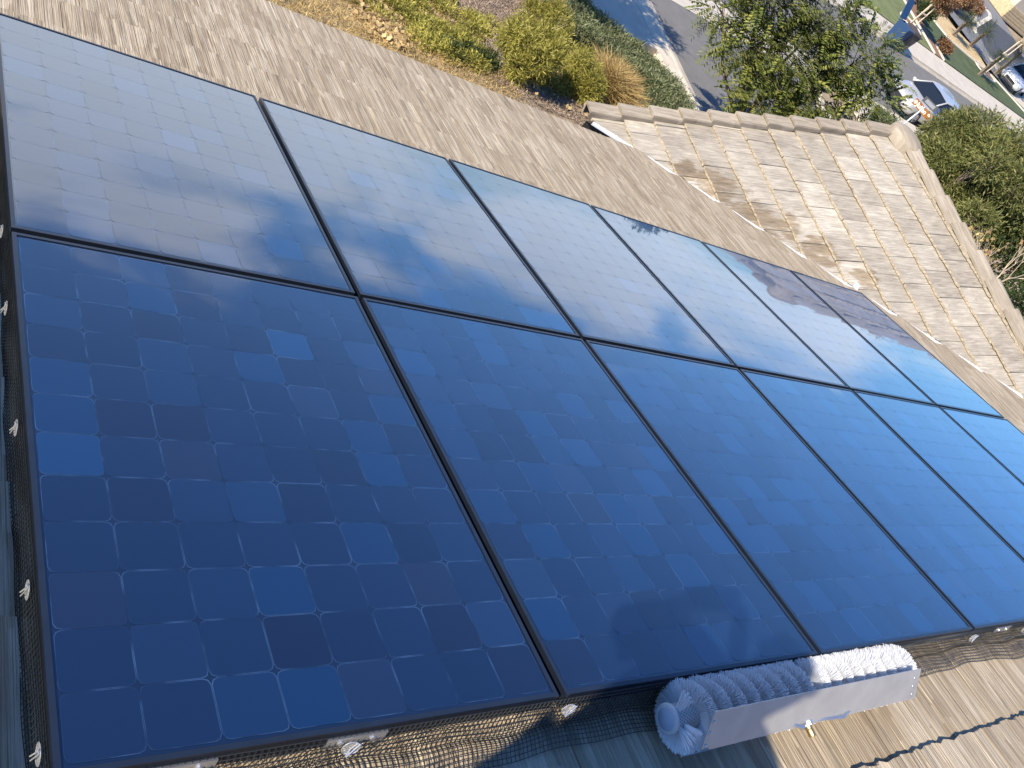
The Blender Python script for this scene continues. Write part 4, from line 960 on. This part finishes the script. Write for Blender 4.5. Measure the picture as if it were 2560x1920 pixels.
def street_sign():
    zb = -6.08; x, y = 24.2, 15.38; root = empty('street_sign', (x, y, zb)); tag(root, 'brown street name sign on a grey pole in front of the silver car', 'street sign')
    b = MB(); b.tube([(0, 0, -0.1), (0, 0, 2.42)], 0.032, 10); b.obj('pole', GREY_M, root, smooth=True)
    ex = Vector((0.50, -0.866, 0)); ey = Vector((0, 0, 1)); ez = ex.cross(ey)
    M = Matrix.Translation((0, 0, 2.30)) @ Matrix((( ex.x, ey.x, ez.x, 0), (ex.y, ey.y, ez.y, 0), (ex.z, ey.z, ez.z, 0), (0, 0, 0, 1)))
    b = MB(); b.box(-0.36, 0.36, -0.10, 0.10, -0.004, 0.004); bl = b.obj('name_blade', BROWN_S, root, mat4=M)
    t = text_mesh('Julian', 0.185, WHITE); pobj('lettering', t, bl, mat4=Matrix.Translation((-0.03, 0.0, 0.006)))
    t = text_mesh('Ct', 0.085, WHITE); pobj('lettering', t, bl, mat4=Matrix.Translation((0.27, 0.035, 0.006)))
    b = MB(); b.lathe([(0.055, 0.0), (0.055, 0.002), (0.043, 0.002), (0.043, 0.0)], 20); pobj('emblem', b.mesh('emblem', WHITE), bl, mat4=Matrix.Translation((-0.295, 0, 0.0045)))
    b = MB(); b.lathe([(0.028, 0.0), (0.028, 0.002), (0, 0.002)], 12); pobj('emblem', b.mesh('emblem', WHITE), bl, mat4=Matrix.Translation((-0.295, 0, 0.0045)))
    ex = Vector((0.80, -0.60, 0.0)); ez = ex.cross(ey); M = Matrix.Translation((0.0, 0, 2.545)) @ Matrix(((ex.x, ey.x, ez.x, 0), (ex.y, ey.y, ez.y, 0), (0, 1, 0, 0), (0, 0, 0, 1)))
    b = MB(); b.box(-0.24, 0.40, -0.09, 0.09, -0.004, 0.004); bb = b.obj('cross_blade', DARKG, root, mat4=M)
    b = MB(); b.box(-0.15, 0.22, -0.055, 0.055, 0.005, 0.007); b.obj('back_plate', GREY_M, bb); b = MB(); b.box(0.32, 0.40, -0.085, 0.085, 0.005, 0.007); b.obj('end_panel', BLUEP, bb)
street_sign()
YEL = mat('yellow_hydrant_paint', (0.62, 0.42, 0.06), 0.5, var=0.1)
def hydrant():
    root = empty('fire_hydrant', (24.9, 15.5, -6.08)); tag(root, 'yellow fire hydrant at the foot of the street sign behind the rake tiles', 'fire hydrant')
    b = MB(); b.lathe([(0.15, 0), (0.15, 0.05), (0.10, 0.06), (0.10, 0.5), (0.13, 0.52), (0.13, 0.56), (0.10, 0.6), (0.06, 0.68), (0.02, 0.72), (0, 0.72)], 16); b.obj('body', YEL, root, smooth=True)
    for s in (-1, 1): b = MB(); b.tube([(0.08*s, 0, 0.42), (0.19*s, 0, 0.42)], [0.05, 0.055], 10); b.obj('outlet', YEL, root)
hydrant()

def wheelie_bin(x, y, rz, m, ml, label, lid_open):
    root = empty('wheelie_bin', (x, y, -6.18)); root.rotation_euler.z = rz; tag(root, label, 'rubbish bin', 'bins at the far kerb')
    b = MB(); t0, t1 = (0.24, 0.28), (0.31, 0.39)
    v = [(-t0[0], -t0[1], 0.06), (t0[0], -t0[1], 0.06), (t0[0], t0[1], 0.06), (-t0[0], t0[1], 0.06), (-t1[0], -t1[1], 1.05), (t1[0], -t1[1], 1.05), (t1[0], t1[1], 1.05), (-t1[0], t1[1], 1.05)]
    i_ = [(x_*0.93, y_*0.93, z_) for x_, y_, z_ in v[4:]] + [(x_*0.9, y_*0.9, 0.12) for x_, y_, z_ in v[:4]]
    b.add(v + i_, [(0, 3, 2, 1), (0, 1, 5, 4), (1, 2, 6, 5), (2, 3, 7, 6), (3, 0, 4, 7), (4, 5, 9, 8), (5, 6, 10, 9), (6, 7, 11, 10), (7, 4, 8, 11), (8, 9, 13, 12), (9, 10, 14, 13), (10, 11, 15, 14), (11, 8, 12, 15), (12, 13, 14, 15)])
    o = b.obj('body', m, root); bv = o.modifiers.new('bevel', 'BEVEL'); bv.width = 0.02; bv.segments = 2
    b = MB(); b.box(-0.33, 0.33, -0.86, 0.0, 0, 0.035); b.box(-0.26, 0.26, -0.75, -0.1, 0.035, 0.07)
    lid = b.obj('lid', ml, root, mat4=Matrix.Translation((0, 0.42, 1.06)) @ Matrix.Rotation(R(-118 if lid_open else 3), 4, 'X'))
    b = MB(); b.tube([(-0.28, 0.44, 0.98), (0.28, 0.44, 0.98)], 0.018, 8); b.obj('handle', ml, root)
    for s in (-1, 1):
        b = MB(); b.lathe([(0.0, -0.03), (0.12, -0.03), (0.13, 0), (0.12, 0.03), (0, 0.03)], 16); b.obj('wheel', DARKG, root, mat4=Matrix.Translation((0.26*s, 0.3, 0.13)) @ Matrix.Rotation(R(90), 4, 'Y'))
BLUE = mat('blue_bin_plastic', (0.012, 0.045, 0.12), 0.5, var=0.08); BROWN = mat('dark_brown_bin', (0.075, 0.06, 0.05), 0.55, var=0.1)
wheelie_bin(36.45, 27.25, R(12), BLUE, BLUE, 'blue wheelie bin with its lid flung open at the far kerb', True)
wheelie_bin(37.25, 27.35, R(-4), BROWN, BROWN, 'dark brown wheelie bin with closed lid right beside the blue one', False)

TYRE = mat('tyre_rubber', (0.02, 0.02, 0.021), 0.8); RIM = mat('alloy_rim', (0.42, 0.43, 0.45), 0.35, metal=0.8, var=0.05); CARGL, _n, _b, _N, _L = nodes('car_glass'); setp(_b, col=(0.015, 0.02, 0.028), rough=0.08, spec=0.5)
LAMP = mat('headlight', (0.7, 0.72, 0.75), 0.15, metal=0.3); BLK = mat('black_trim', (0.02, 0.02, 0.02), 0.5)
def car(name, x, y, z, rz, col, label):
    root = empty(name, (x, y, z)); root.rotation_euler.z = rz; root.scale = (0.95, 0.95, 0.95); tag(root, label, 'car')
    paint = mat(name + '_paint', col, 0.28, metal=0.25, var=0.02, coat=0.8)
    # stations along x (front = -x): x, half width low, half width belt, z bottom, z belt
    st = [(-2.25, .55, .60, .38, .62), (-2.15, .74, .76, .26, .72), (-1.95, .84, .84, .22, .80), (-1.5, .88, .87, .22, .90), (-1.05, .89, .88, .22, .97), (-0.6, .90, .88, .22, 1.0), (0.3, .90, .88, .22, 1.02), (1.2, .90, .88, .22, 1.04), (1.75, .88, .86, .24, 1.03), (2.15, .80, .80, .30, .98), (2.28, .70, .70, .40, .80)]
    b = MB(); rows = []
    for (sx, wl, wb, zb, zt_2) in st: rows.append([(sx, 0, zb), (sx, wl*0.86, zb), (sx, wl, zb+0.12), (sx, wl*1.01, zb+(zt_2-zb)*0.55), (sx, wb, zt_2-0.06), (sx, wb*0.88, zt_2), (sx, 0, zt_2+0.035)])
    V = [p for r_ in rows for p in r_]; n = 7; F = [(i*n+j, i*n+j+1, (i+1)*n+j+1, (i+1)*n+j) for i in range(len(st)-1) for j in range(n-1)]
    F += [tuple(range(n)), tuple(reversed([(len(st)-1)*n+j for j in range(n)]))]
    V2 = [(a, -c, d) for a, c, d in V]; b.add(V, F); b.add(V2, [tuple(reversed(f)) for f in F])
    me = b.mesh('body', paint, True); bm = bmesh.new(); bm.from_mesh(me); bmesh.ops.remove_doubles(bm, verts=bm.verts, dist=0.001); bmesh.ops.recalc_face_normals(bm, faces=bm.faces); bm.to_mesh(me); bm.free()
    o = pobj('body', me, root); s = o.modifiers.new('sub', 'SUBSURF'); s.levels = 1; s.render_levels = 2
    # cabin: glass house plus roof
    gl = [(-1.05, .80, .98), (-0.25, .62, 1.42), (0.2, .64, 1.46), (1.0, .63, 1.46), (1.75, .58, 1.36), (2.12, .74, 1.02)]
    b = MB(); lo = [(-1.10, .80), (-0.55, .83), (0.2, .84), (1.0, .83), (1.75, .80), (2.15, .70)]
    for i in range(5):
        (x0, w0, z0), (x1, w1, z1) = gl[i], gl[i+1]
        if 1 <= i <= 3 or True:
            for s_ in (1, -1): b.add([(lo[i][0], s_*lo[i][1], 0.99), (lo[i+1][0], s_*lo[i+1][1], 1.01), (x1, s_*w1, z1), (x0, s_*w0, z0)], [(0, 1, 2, 3) if s_ < 0 else (3, 2, 1, 0)])
    b.add([(-1.10, .80, .99), (-1.10, -.80, .99), (-0.25, -.62, 1.42), (-0.25, .62, 1.42)], [(3, 2, 1, 0)]); b.add([(2.15, .70, 1.0), (2.15, -.70, 1.0), (1.75, -.58, 1.36), (1.75, .58, 1.36)], [(0, 1, 2, 3)])
    b.obj('windows', CARGL, root)
    b = MB(); rr = [(-0.28, .62, 1.425), (0.2, .65, 1.475), (1.0, .64, 1.475), (1.78, .58, 1.37)]
    for i in range(3):
        (x0, w0, z0), (x1, w1, z1) = rr[i], rr[i+1]; b.add([(x0, -w0, z0), (x0, 0, z0+.03), (x0, w0, z0), (x1, -w1, z1), (x1, 0, z1+.03), (x1, w1, z1)], [(0, 3, 4, 1), (1, 4, 5, 2)])
    b.obj('roof', paint, root, smooth=True)
    for s_ in (1, -1):
        b = MB(); b.tube([(-1.08, .81*s_, 1.0), (-0.25, .635*s_, 1.435), (0.2, .66*s_, 1.47), (1.0, .65*s_, 1.47), (1.77, .59*s_, 1.37), (2.13, .73*s_, 1.03)], 0.035, 6); b.obj('pillar', paint, root, smooth=True)
        b = MB(); b.tube([(0.45, .83*s_, 1.02), (0.45, .655*s_, 1.45)], 0.03, 6); b.obj('pillar', paint, root)
        b = MB(); b.box(-0.08, 0.08, -0.1, 0.1, -0.06, 0.06); o = b.obj('wing_mirror', paint, root, mat4=Matrix.Translation((-0.75, .98*s_, 1.03))); bv = o.modifiers.new('bevel', 'BEVEL'); bv.width = 0.03; bv.segments = 2
        b = MB(); b.add([(-2.16, .45*s_, .66), (-2.06, .76*s_, .68), (-1.88, .83*s_, .76), (-1.98, .52*s_, .79)], [(0, 1, 2, 3) if s_ < 0 else (3, 2, 1, 0)]); me = b.mesh('headlight', LAMP)
        o = pobj('headlight', me, root); sd = o.modifiers.new('thick', 'SOLIDIFY'); sd.thickness = 0.03; sd.offset = 1
        for wx in (-1.38, 1.35):
            b = MB(); b.lathe([(0.21, -0.10), (0.30, -0.10), (0.335, -0.07), (0.335, 0.07), (0.30, 0.10), (0.21, 0.10)], 28); W_ = Matrix.Translation((wx, .80*s_, .335)) @ Matrix.Rotation(R(90), 4, 'X')
            wh = b.obj('wheel', TYRE, root, smooth=False, mat4=W_)
            b = MB()
            for k in range(5):
                a = 2*math.pi*k/5; b.box(0.03, 0.215, -0.03, 0.03, 0.085, 0.10, M=Matrix.Rotation(a, 4, 'Z')); b.box(0.03, 0.215, -0.03, 0.03, -0.10, -0.085, M=Matrix.Rotation(a, 4, 'Z'))
            b.lathe([(0.0, 0.105), (0.05, 0.105), (0.05, 0.085)], 10); b.lathe([(0.05, -0.085), (0.05, -0.105), (0, -0.105)], 10); b.lathe([(0.195, 0.10), (0.215, 0.10), (0.215, -0.10), (0.195, -0.10)], 24)
            b.obj('rim', RIM, wh)
            b = MB(); b.lathe([(0.0, 0.01), (0.345, 0.01), (0.375, 0.02), (0.375, 0.0)], 28); b.obj('wheel_arch', BLK, root, mat4=Matrix.Translation((wx, .885*s_, .36)) @ Matrix.Rotation(R(-90*s_), 4, 'X') @ Matrix.Translation((0, 0, -0.03)))
    b = MB(); b.box(-2.275, -2.2, -.42, .42, .42, .60); b.obj('grille', BLK, root); b = MB(); b.box(-2.285, -2.2, -.5, .5, .28, .38); b.obj('air_intake', BLK, root)
car('silver_car', 33.25, 21.1, -6.2, R(1), (0.50, 0.49, 0.47), 'silver car parked at the near kerb behind the brown street sign')
car('white_car', 57.7, 33.9, -6.05, R(22), (0.80, 0.80, 0.80), 'white car parked on the driveway across the street at the right edge')

# ------------------------------------------------------------------ opposite side of the street
def staked_tree(x, y, lab, crown, m, h=2.0):
    root = empty('staked_tree', (x, y, -6.05)); tag(root, lab, 'tree'); b = MB(); b.tube([(0, 0, 0), (0.02, 0.03, h*0.5), (0.05, 0.0, h)], [0.05, 0.045, 0.035], 8); b.obj('trunk', BARK_P, root, smooth=True)
    for s in (-1, 1): b = MB(); b.tube([(0.22*s, -0.12, -0.1), (0.22*s, -0.12, h*0.98)], 0.035, 7); b.obj('stake', WOODST, root)
    b = MB(); b.box(-0.26, 0.26, -0.15, -0.09, h*0.55, h*0.60); b.obj('crossbar', WOODST, root)
    cl = crown(x, y, h); b = MB()
    for c in cl: b.tube([(0.05, 0, h*0.95), (c[0]-x, c[1]-y, c[2]+6.05)], [0.03, 0.008], 5)
    b.obj('branches', BARK_P, root); foliage_obj('foliage', needles(5000, 0.16, 0.055, 0.3)(cl) - np.array([x, y, -6.05]), m, root, kind='stuff')
staked_tree(42.3, 31.6, 'young rusty leaved tree between two wooden stakes on the lawn behind the bins',
            lambda x, y, h: [(x + .5*rng.normal()*0.7+0.25, y + .4*rng.normal()*0.8, -6.05 + h + 0.5 + 0.3*rng.normal(), .4, .4, .35) for i in range(6)], L_RED, 1.35)
staked_tree(53.0, 33.2, 'young staked tree with drooping green crown beside the dark lawn',
            lambda x, y, h: [(x + .9*rng.normal()*0.8+0.4, y + .7*rng.normal()*0.8, -6.05 + h + 1.5 + 0.5*rng.normal(), .65, .65, .55) for i in range(11)], G_PALM, 2.4)
def palm(x, y, h, s, lab):
    root = empty('small_palm', (x, y, -6.05)); tag(root, lab, 'palm', 'small palms along the gravel path'); b = MB()
    for k in range(3): b.tube([(0.1*k-0.1, 0, -0.05), (0.22*(k-1), 0.08*k, h*(0.8+0.15*k))], [0.07, 0.06], 7)
    b.obj('trunk', BARK, root); T = np.array([(0.22*(k-1), 0.08*k, h*(0.8+0.15*k)) for k in range(3) for _ in range(16)]); D = rng.normal(size=T.shape); D[:, 2] = np.abs(D[:, 2])*0.9+0.1
    foliage_obj('fronds', fronds(T, unit(D), 1, s, 12, s*0.32, 0.03, 0.5, 0.2), G_PALM, root, kind='stuff')
palm(51.0, 35.3, 1.0, 1.05, 'small palm nearest the rusty tree beside the gravel path'); palm(53.9, 35.8, 1.1, 1.2, 'small palm in the middle, between path and dark driveway'); palm(50.6, 31.6, 1.2, 1.0, 'small palm on the dark lawn near the pavement, left of the white car'); palm(56.0, 34.3, 1.6, 1.3, 'tallest small palm beside the white car')
shrub('shrub', 44.9, 30.8, -5.35, 0.5, 0.5, L_RED, 'small rounded rusty shrub in the mulch bed between the lawns', 2500, 0.12, 0.05, 5, base=-6.05)
shrub('shrub', 45.2, 33.6, -5.2, 0.7, 0.7, G_DARK, 'dark shrub in the mulch bed under the staked rusty tree', 3000, 0.13, 0.05, 5, base=-6.05)
shrub('shrub', 46.4, 35.4, -5.3, 0.6, 0.6, G_HEDGE, 'rounded sage green shrub at the far end of the mulch bed', 3000, 0.13, 0.05, 5, base=-6.05)
shrub('shrub', 47.6, 36.4, -5.3, 0.6, 0.6, G_BUSH, 'clipped mid green shrub beside the gravel path', 3000, 0.13, 0.05, 5, base=-6.05)
shrub('shrub', 57.2, 41.6, -4.7, 2.3, 2.2, L_RED, 'wide rusty brown bush in front of the house across the street', 14000, 0.2, 0.06, 12, base=-6.05)
shrub('shrub', 27.6, 18.2, -5.5, 0.9, 0.6, G_HEDGE, 'low grey green shrub on the corner left of the street sign', 5000, 0.12, 0.04, 6, base=-6.1)
shrub('shrub', 32.3, 18.2, -5.3, 1.1, 0.6, G_BUSH, 'low mid green shrub on the near pavement below the silver car', 5000, 0.12, 0.04, 6, base=-6.1)
shrub('shrub', 35.5, 17.6, -5.0, 1.6, 0.9, G_DARK, 'dark green shrub right of the pavement below the silver car', 7000, 0.12, 0.04, 6, base=-6.1)
def neighbour():
    W2 = mat('neighbour_stucco', (0.50, 0.44, 0.36), 0.9, var=0.05, scale=8); SID = mat('tan_ledge_stone', (0.46, 0.36, 0.22), 0.9, var=0.2, scale=6); GLS, _n, _b, _N, _L = nodes('window_glass'); setp(_b, col=(0.05, 0.06, 0.075), rough=0.08)
    root = empty('neighbour_house', (77.0, 51.5, -6.1)); tag(root, 'beige stucco house with tan stone base across the street, top right corner', 'house')
    b = MB(); b.box(0, 24, 0, 16, -0.1, 5.8); b.obj('wall', W2, root)
    for k in range(5): b = MB(); b.box(-0.08, 24.08, -0.10-0.012*(k % 2), -0.002, 0.24*k, 0.24*k+0.22); b.obj('stone_course', SID, root)
    b = MB(); b.box(-0.10, -0.002, 0, 16, 0, 1.2); b.obj('stone_side', SID, root)
    def win(x0, x1, z0, z1):
        b = MB(); b.box(x0-.14, x1+.14, -0.10, -0.003, z0-.14, z0); b.box(x0-.14, x1+.14, -0.10, -0.003, z1, z1+.14); b.box(x0-.14, x0, -0.10, -0.003, z0, z1); b.box(x1, x1+.14, -0.10, -0.003, z0, z1)
        f = b.obj('window', EDGE, root); b = MB(); b.box(x0, x1, -0.03, -0.004, z0, z1); b.obj('pane', GLS, f); b = MB(); b.box((x0+x1)/2-.03, (x0+x1)/2+.03, -0.06, -0.031, z0, z1); b.obj('mullion', EDGE, f)
    win(1.6, 3.4, 2.0, 3.4); win(5.6, 8.2, 1.5, 3.2); win(12, 15, 1.5, 3.2)
    b = MB(); b.add([(-.6, -.6, 5.8), (24.6, -.6, 5.8), (24.6, 16.6, 5.8), (-.6, 16.6, 5.8), (6, 8, 8.2), (18, 8, 8.2)], [(0, 1, 5, 4), (1, 2, 5), (2, 3, 4, 5), (3, 0, 4)]); b.obj('roof', TILE_CAP, root)
neighbour()
# tree line far beyond, seen only mirrored in the upper panels
farspec = [(10, 86, 3.7), (23, 82, 3.5), (30, 79, 3.3), (59, 59, 4.1), (92, 60, 2.8), (104, 40, 3.0), (75, 88, 3.0)]
fl_ = ['farthest left', 'second from left', 'third from left', 'the tallest', 'right', 'farthest right', 'behind the others']
for (x, y, r_), s in zip(farspec, fl_):
    cl = [(x + rng.normal()*r_*.35, y + rng.normal()*r_*.35, -6 + r_*(0.9+0.35*rng.random()), r_*.45, r_*.45, r_*.35) for i in range(7)]
    big_tree('distant_tree', (x, y, -6.2), cl, 'large green tree far beyond the street, ' + s, 'tree', needles(9000, 0.45, 0.25, 0.3), 0.3, BARK, G_DARK)

# ------------------------------------------------------------------ person holding the phone (beside the lens, casts the shadow over the brush)
SKIN = mat('skin', (0.42, 0.26, 0.18), 0.55, var=0.05); SHIRT = mat('navy_work_shirt', (0.03, 0.045, 0.09), 0.9, bump=0.3); TROU = mat('dark_trousers', (0.035, 0.035, 0.04), 0.9, bump=0.3); HAIR = mat('dark_hair', (0.03, 0.02, 0.015), 0.7); SHOE = mat('black_shoe', (0.02, 0.02, 0.02), 0.6)
def skin(name, V, E, Rr, m, parent, sub=2):
    me = bpy.data.meshes.new(name); me.from_pydata(V, E, []); me.materials.append(m); o = bpy.data.objects.new(name, me); link(o, parent)
    sk = o.modifiers.new('skin', 'SKIN'); sk.use_smooth_shade = True
    if not me.skin_vertices: me.attributes.new  # layer is created with the modifier
    sl_ = me.skin_vertices[0].data if me.skin_vertices else None
    if sl_:
        for i, r_ in enumerate(Rr): sl_[i].radius = (r_, r_) if not isinstance(r_, tuple) else r_
        sl_[0].use_root = True
    s = o.modifiers.new('sub', 'SUBSURF'); s.levels = sub; s.render_levels = sub; return o
def skinned(name, V, E, Rr, m, parent):
    """tapered limb surface grown as joined tubes with blended ends (one mesh)"""
    bm = bmesh.new(); bm.from_mesh(bpy.data.meshes.new('t')); me = bpy.data.meshes.new(name)
    for p in V: bm.verts.new(p)
    bm.verts.ensure_lookup_table(); [bm.edges.new((bm.verts[a], bm.verts[b_])) for a, b_ in E]
    lay = bm.verts.layers.skin.verify()
    for i, v in enumerate(bm.verts): r_ = Rr[i]; v[lay].radius = r_ if isinstance(r_, tuple) else (r_, r_)
    bm.verts[0][lay].use_root = True; bm.to_mesh(me); bm.free(); me.materials.append(m); o = bpy.data.objects.new(name, me); link(o, parent)
    sk = o.modifiers.new('skin', 'SKIN'); sk.use_smooth_shade = True; s = o.modifiers.new('sub', 'SUBSURF'); s.levels = 2; s.render_levels = 2; return o
def person():
    fx, fy = -0.60, -0.60; fz = PM(fx, fy, -0.12).z; root = empty('person', (fx, fy, fz)); tag(root, 'person in navy shirt and dark trousers standing on the roof holding up a phone', 'person')
    dx, dy = 0.13, 0.05; H = 1.84
    pel = (dx*0.6, dy*.6, 1.00); che = (dx, dy, 1.40); nek = (dx*1.05, dy*1.1+.01, 1.60); hd = (dx*1.2, dy*1.3+0.02, 1.73); top = (dx*1.2, dy*1.3+.02, 1.83)
    C_ = Vector(CAM) - root.location; vd = Vector((RW[2][0], RW[2][1], RW[2][2])); rt = Vector((RW[0][0], RW[0][1], RW[0][2])); dn = Vector((RW[1][0], RW[1][1], RW[1][2]))
    hL = C_ - vd*0.035 - rt*0.085 + dn*0.01; hR = C_ - vd*0.035 + rt*0.085 + dn*0.01
    side = Vector((0.38, -0.925, 0)); shl = Vector(che) - side*0.20 + Vector((0, 0, .11)); shr = Vector(che) + side*0.20 + Vector((0, 0, .11))
    def elbow(a, b_, out): return (a+b_)/2 + Vector((0, 0, -0.17)) + out*0.09
    eL, eR = elbow(shl, hL, -side), elbow(shr, hR, side)
    fe = lambda s: ((s*0.11*side.x, s*0.11*side.y, 0))
    V = [pel, che, nek, hd, top]; E = [(0, 1), (1, 2), (2, 3), (3, 4)]; Rr = [(.13, .10), (.15, .11), .052, (.078, .095), (.06, .075)]
    def chain(start, pts, rs):
        k = start
        for p, r_ in zip(pts, rs): V.append(tuple(p)); Rr.append(r_); E.append((k, len(V)-1)); k = len(V)-1
        return k
    wL = chain(1, [shl, eL, hL*0.85+eL*0.15, hL], [.052, .040, .026, .03]); wR = chain(1, [shr, eR, hR*0.85+eR*0.15, hR], [.052, .040, .026, .03])
    for s in (-1, 1):
        hp = Vector(pel) + side*s*0.09 + Vector((0, 0, -.06)); ft = side*s*0.13 + Vector((0, 0, 0.09)); kn = (hp+ft)/2 + Vector((0.05, 0.02, 0)); ft.z += -0.03*s*0
        chain(0, [hp, kn, ft, ft + Vector((0.13, 0.06, -0.05))], [.085, .058, .040, .035])
    skinned('body', V, E, Rr, SKIN, root)
    # clothes over the body
    skinned('shirt', [(pel[0], pel[1], pel[2]-0.10), che, (nek[0], nek[1], 1.53)] + [tuple(shl), tuple(eL), tuple(shr), tuple(eR)], [(0, 1), (1, 2), (1, 3), (3, 4), (1, 5), (5, 6)], [(.17, .17), (.20, .18), .085, .085, .065, .085, .065], SHIRT, root)
    tv = [(pel[0], pel[1], 1.03)]; te = []; tr = [(.16, .125)]
    for s in (-1, 1):
        hp = Vector(pel) + side*s*0.09 + Vector((0, 0, -.06)); ft = side*s*0.13 + Vector((0, 0, 0.10)); kn = (hp+ft)/2 + Vector((0.05, 0.02, 0))
        k = 0
        for p, r_ in ((hp, .10), (kn, .075), (ft, .062)): tv.append(tuple(p)); tr.append(r_); te.append((k, len(tv)-1)); k = len(tv)-1
    skinned('trousers', tv, te, tr, TROU, root)
    for s in (-1, 1):
        ft = side*s*0.13; skinned('shoe', [(ft.x-0.05, ft.y-0.02, 0.05), (ft.x+0.08, ft.y+0.03, 0.04), (ft.x+0.19, ft.y+0.07, 0.03)], [(0, 1), (1, 2)], [.052, .05, .04], SHOE, root)
    skinned('hair', [(hd[0]-.02, hd[1]-.02, hd[2]+.03), (top[0]-.01, top[1]-.01, top[2]+.02)], [(0, 1)], [(.088, .10), (.07, .082)], HAIR, root)
    fw_ = Vector((0.78, 0.62, 0)); hc = Vector((hd[0], hd[1], hd[2]+0.02)); sd = Vector((0.62, -0.78, 0))
    skinned('nose', [tuple(hc + fw_*0.085), tuple(hc + fw_*0.108 + Vector((0, 0, -0.03)))], [(0, 1)], [.008, .012], SKIN, root)
    for s in (-1, 1):
        skinned('ear', [tuple(hc + sd*s*0.078 + Vector((0, 0, 0.02))), tuple(hc + sd*s*0.082 + Vector((0, 0, -0.025)))], [(0, 1)], [(.006, .016), (.005, .012)], SKIN, root)
        b = MB(); b.lathe([(0.0, 0.0), (0.009, 0.0), (0.011, -0.004)], 10); b.obj('eye', WHITE, root, mat4=Matrix.Translation(hc + fw_*0.088 + sd*s*0.03 + Vector((0, 0, 0.012))) @ Vector((0, 0, 1)).rotation_difference(fw_).to_matrix().to_4x4())
    b = MB(); b.tube([hc + fw_*0.088 - sd*0.022 + Vector((0, 0, -0.058)), hc + fw_*0.093 + Vector((0, 0, -0.06)), hc + fw_*0.088 + sd*0.022 + Vector((0, 0, -0.058))], 0.005, 6); b.obj('mouth', MULCHB, root)
    # fingers round the phone edges
    for hnd, s in ((hL, 1), (hR, -1)):
        for k in range(4):
            o_ = dn*(0.024*(k-1.5)); base = hnd + o_; skinned('finger', [tuple(base), tuple(base + rt*s*0.015 + vd*0.026), tuple(base + rt*s*0.022 + vd*0.008)], [(0, 1), (1, 2)], [.009, .0085, .007], SKIN, root)
        base = hnd + dn*-0.03; skinned('thumb', [tuple(base), tuple(base + rt*s*0.02 - vd*0.008), tuple(base + rt*s*0.045 - vd*0.004)], [(0, 1), (1, 2)], [.011, .010, .008], SKIN, root)
    ph = MB(); ph.box(-0.074, 0.074, -0.036, 0.036, -0.004, 0.004); Mp = Matrix.Translation(Vector(CAM) - vd*0.014) @ Matrix(((rt.x, -dn.x, -vd.x, 0), (rt.y, -dn.y, -vd.y, 0), (rt.z, -dn.z, -vd.z, 0), (0, 0, 0, 1)))
    o = ph.obj('phone', BLK, None, mat4=Mp); bv = o.modifiers.new('bevel', 'BEVEL'); bv.width = 0.003; bv.segments = 2; tag(o, 'black phone held up sideways in both hands of the person', 'phone')
person()
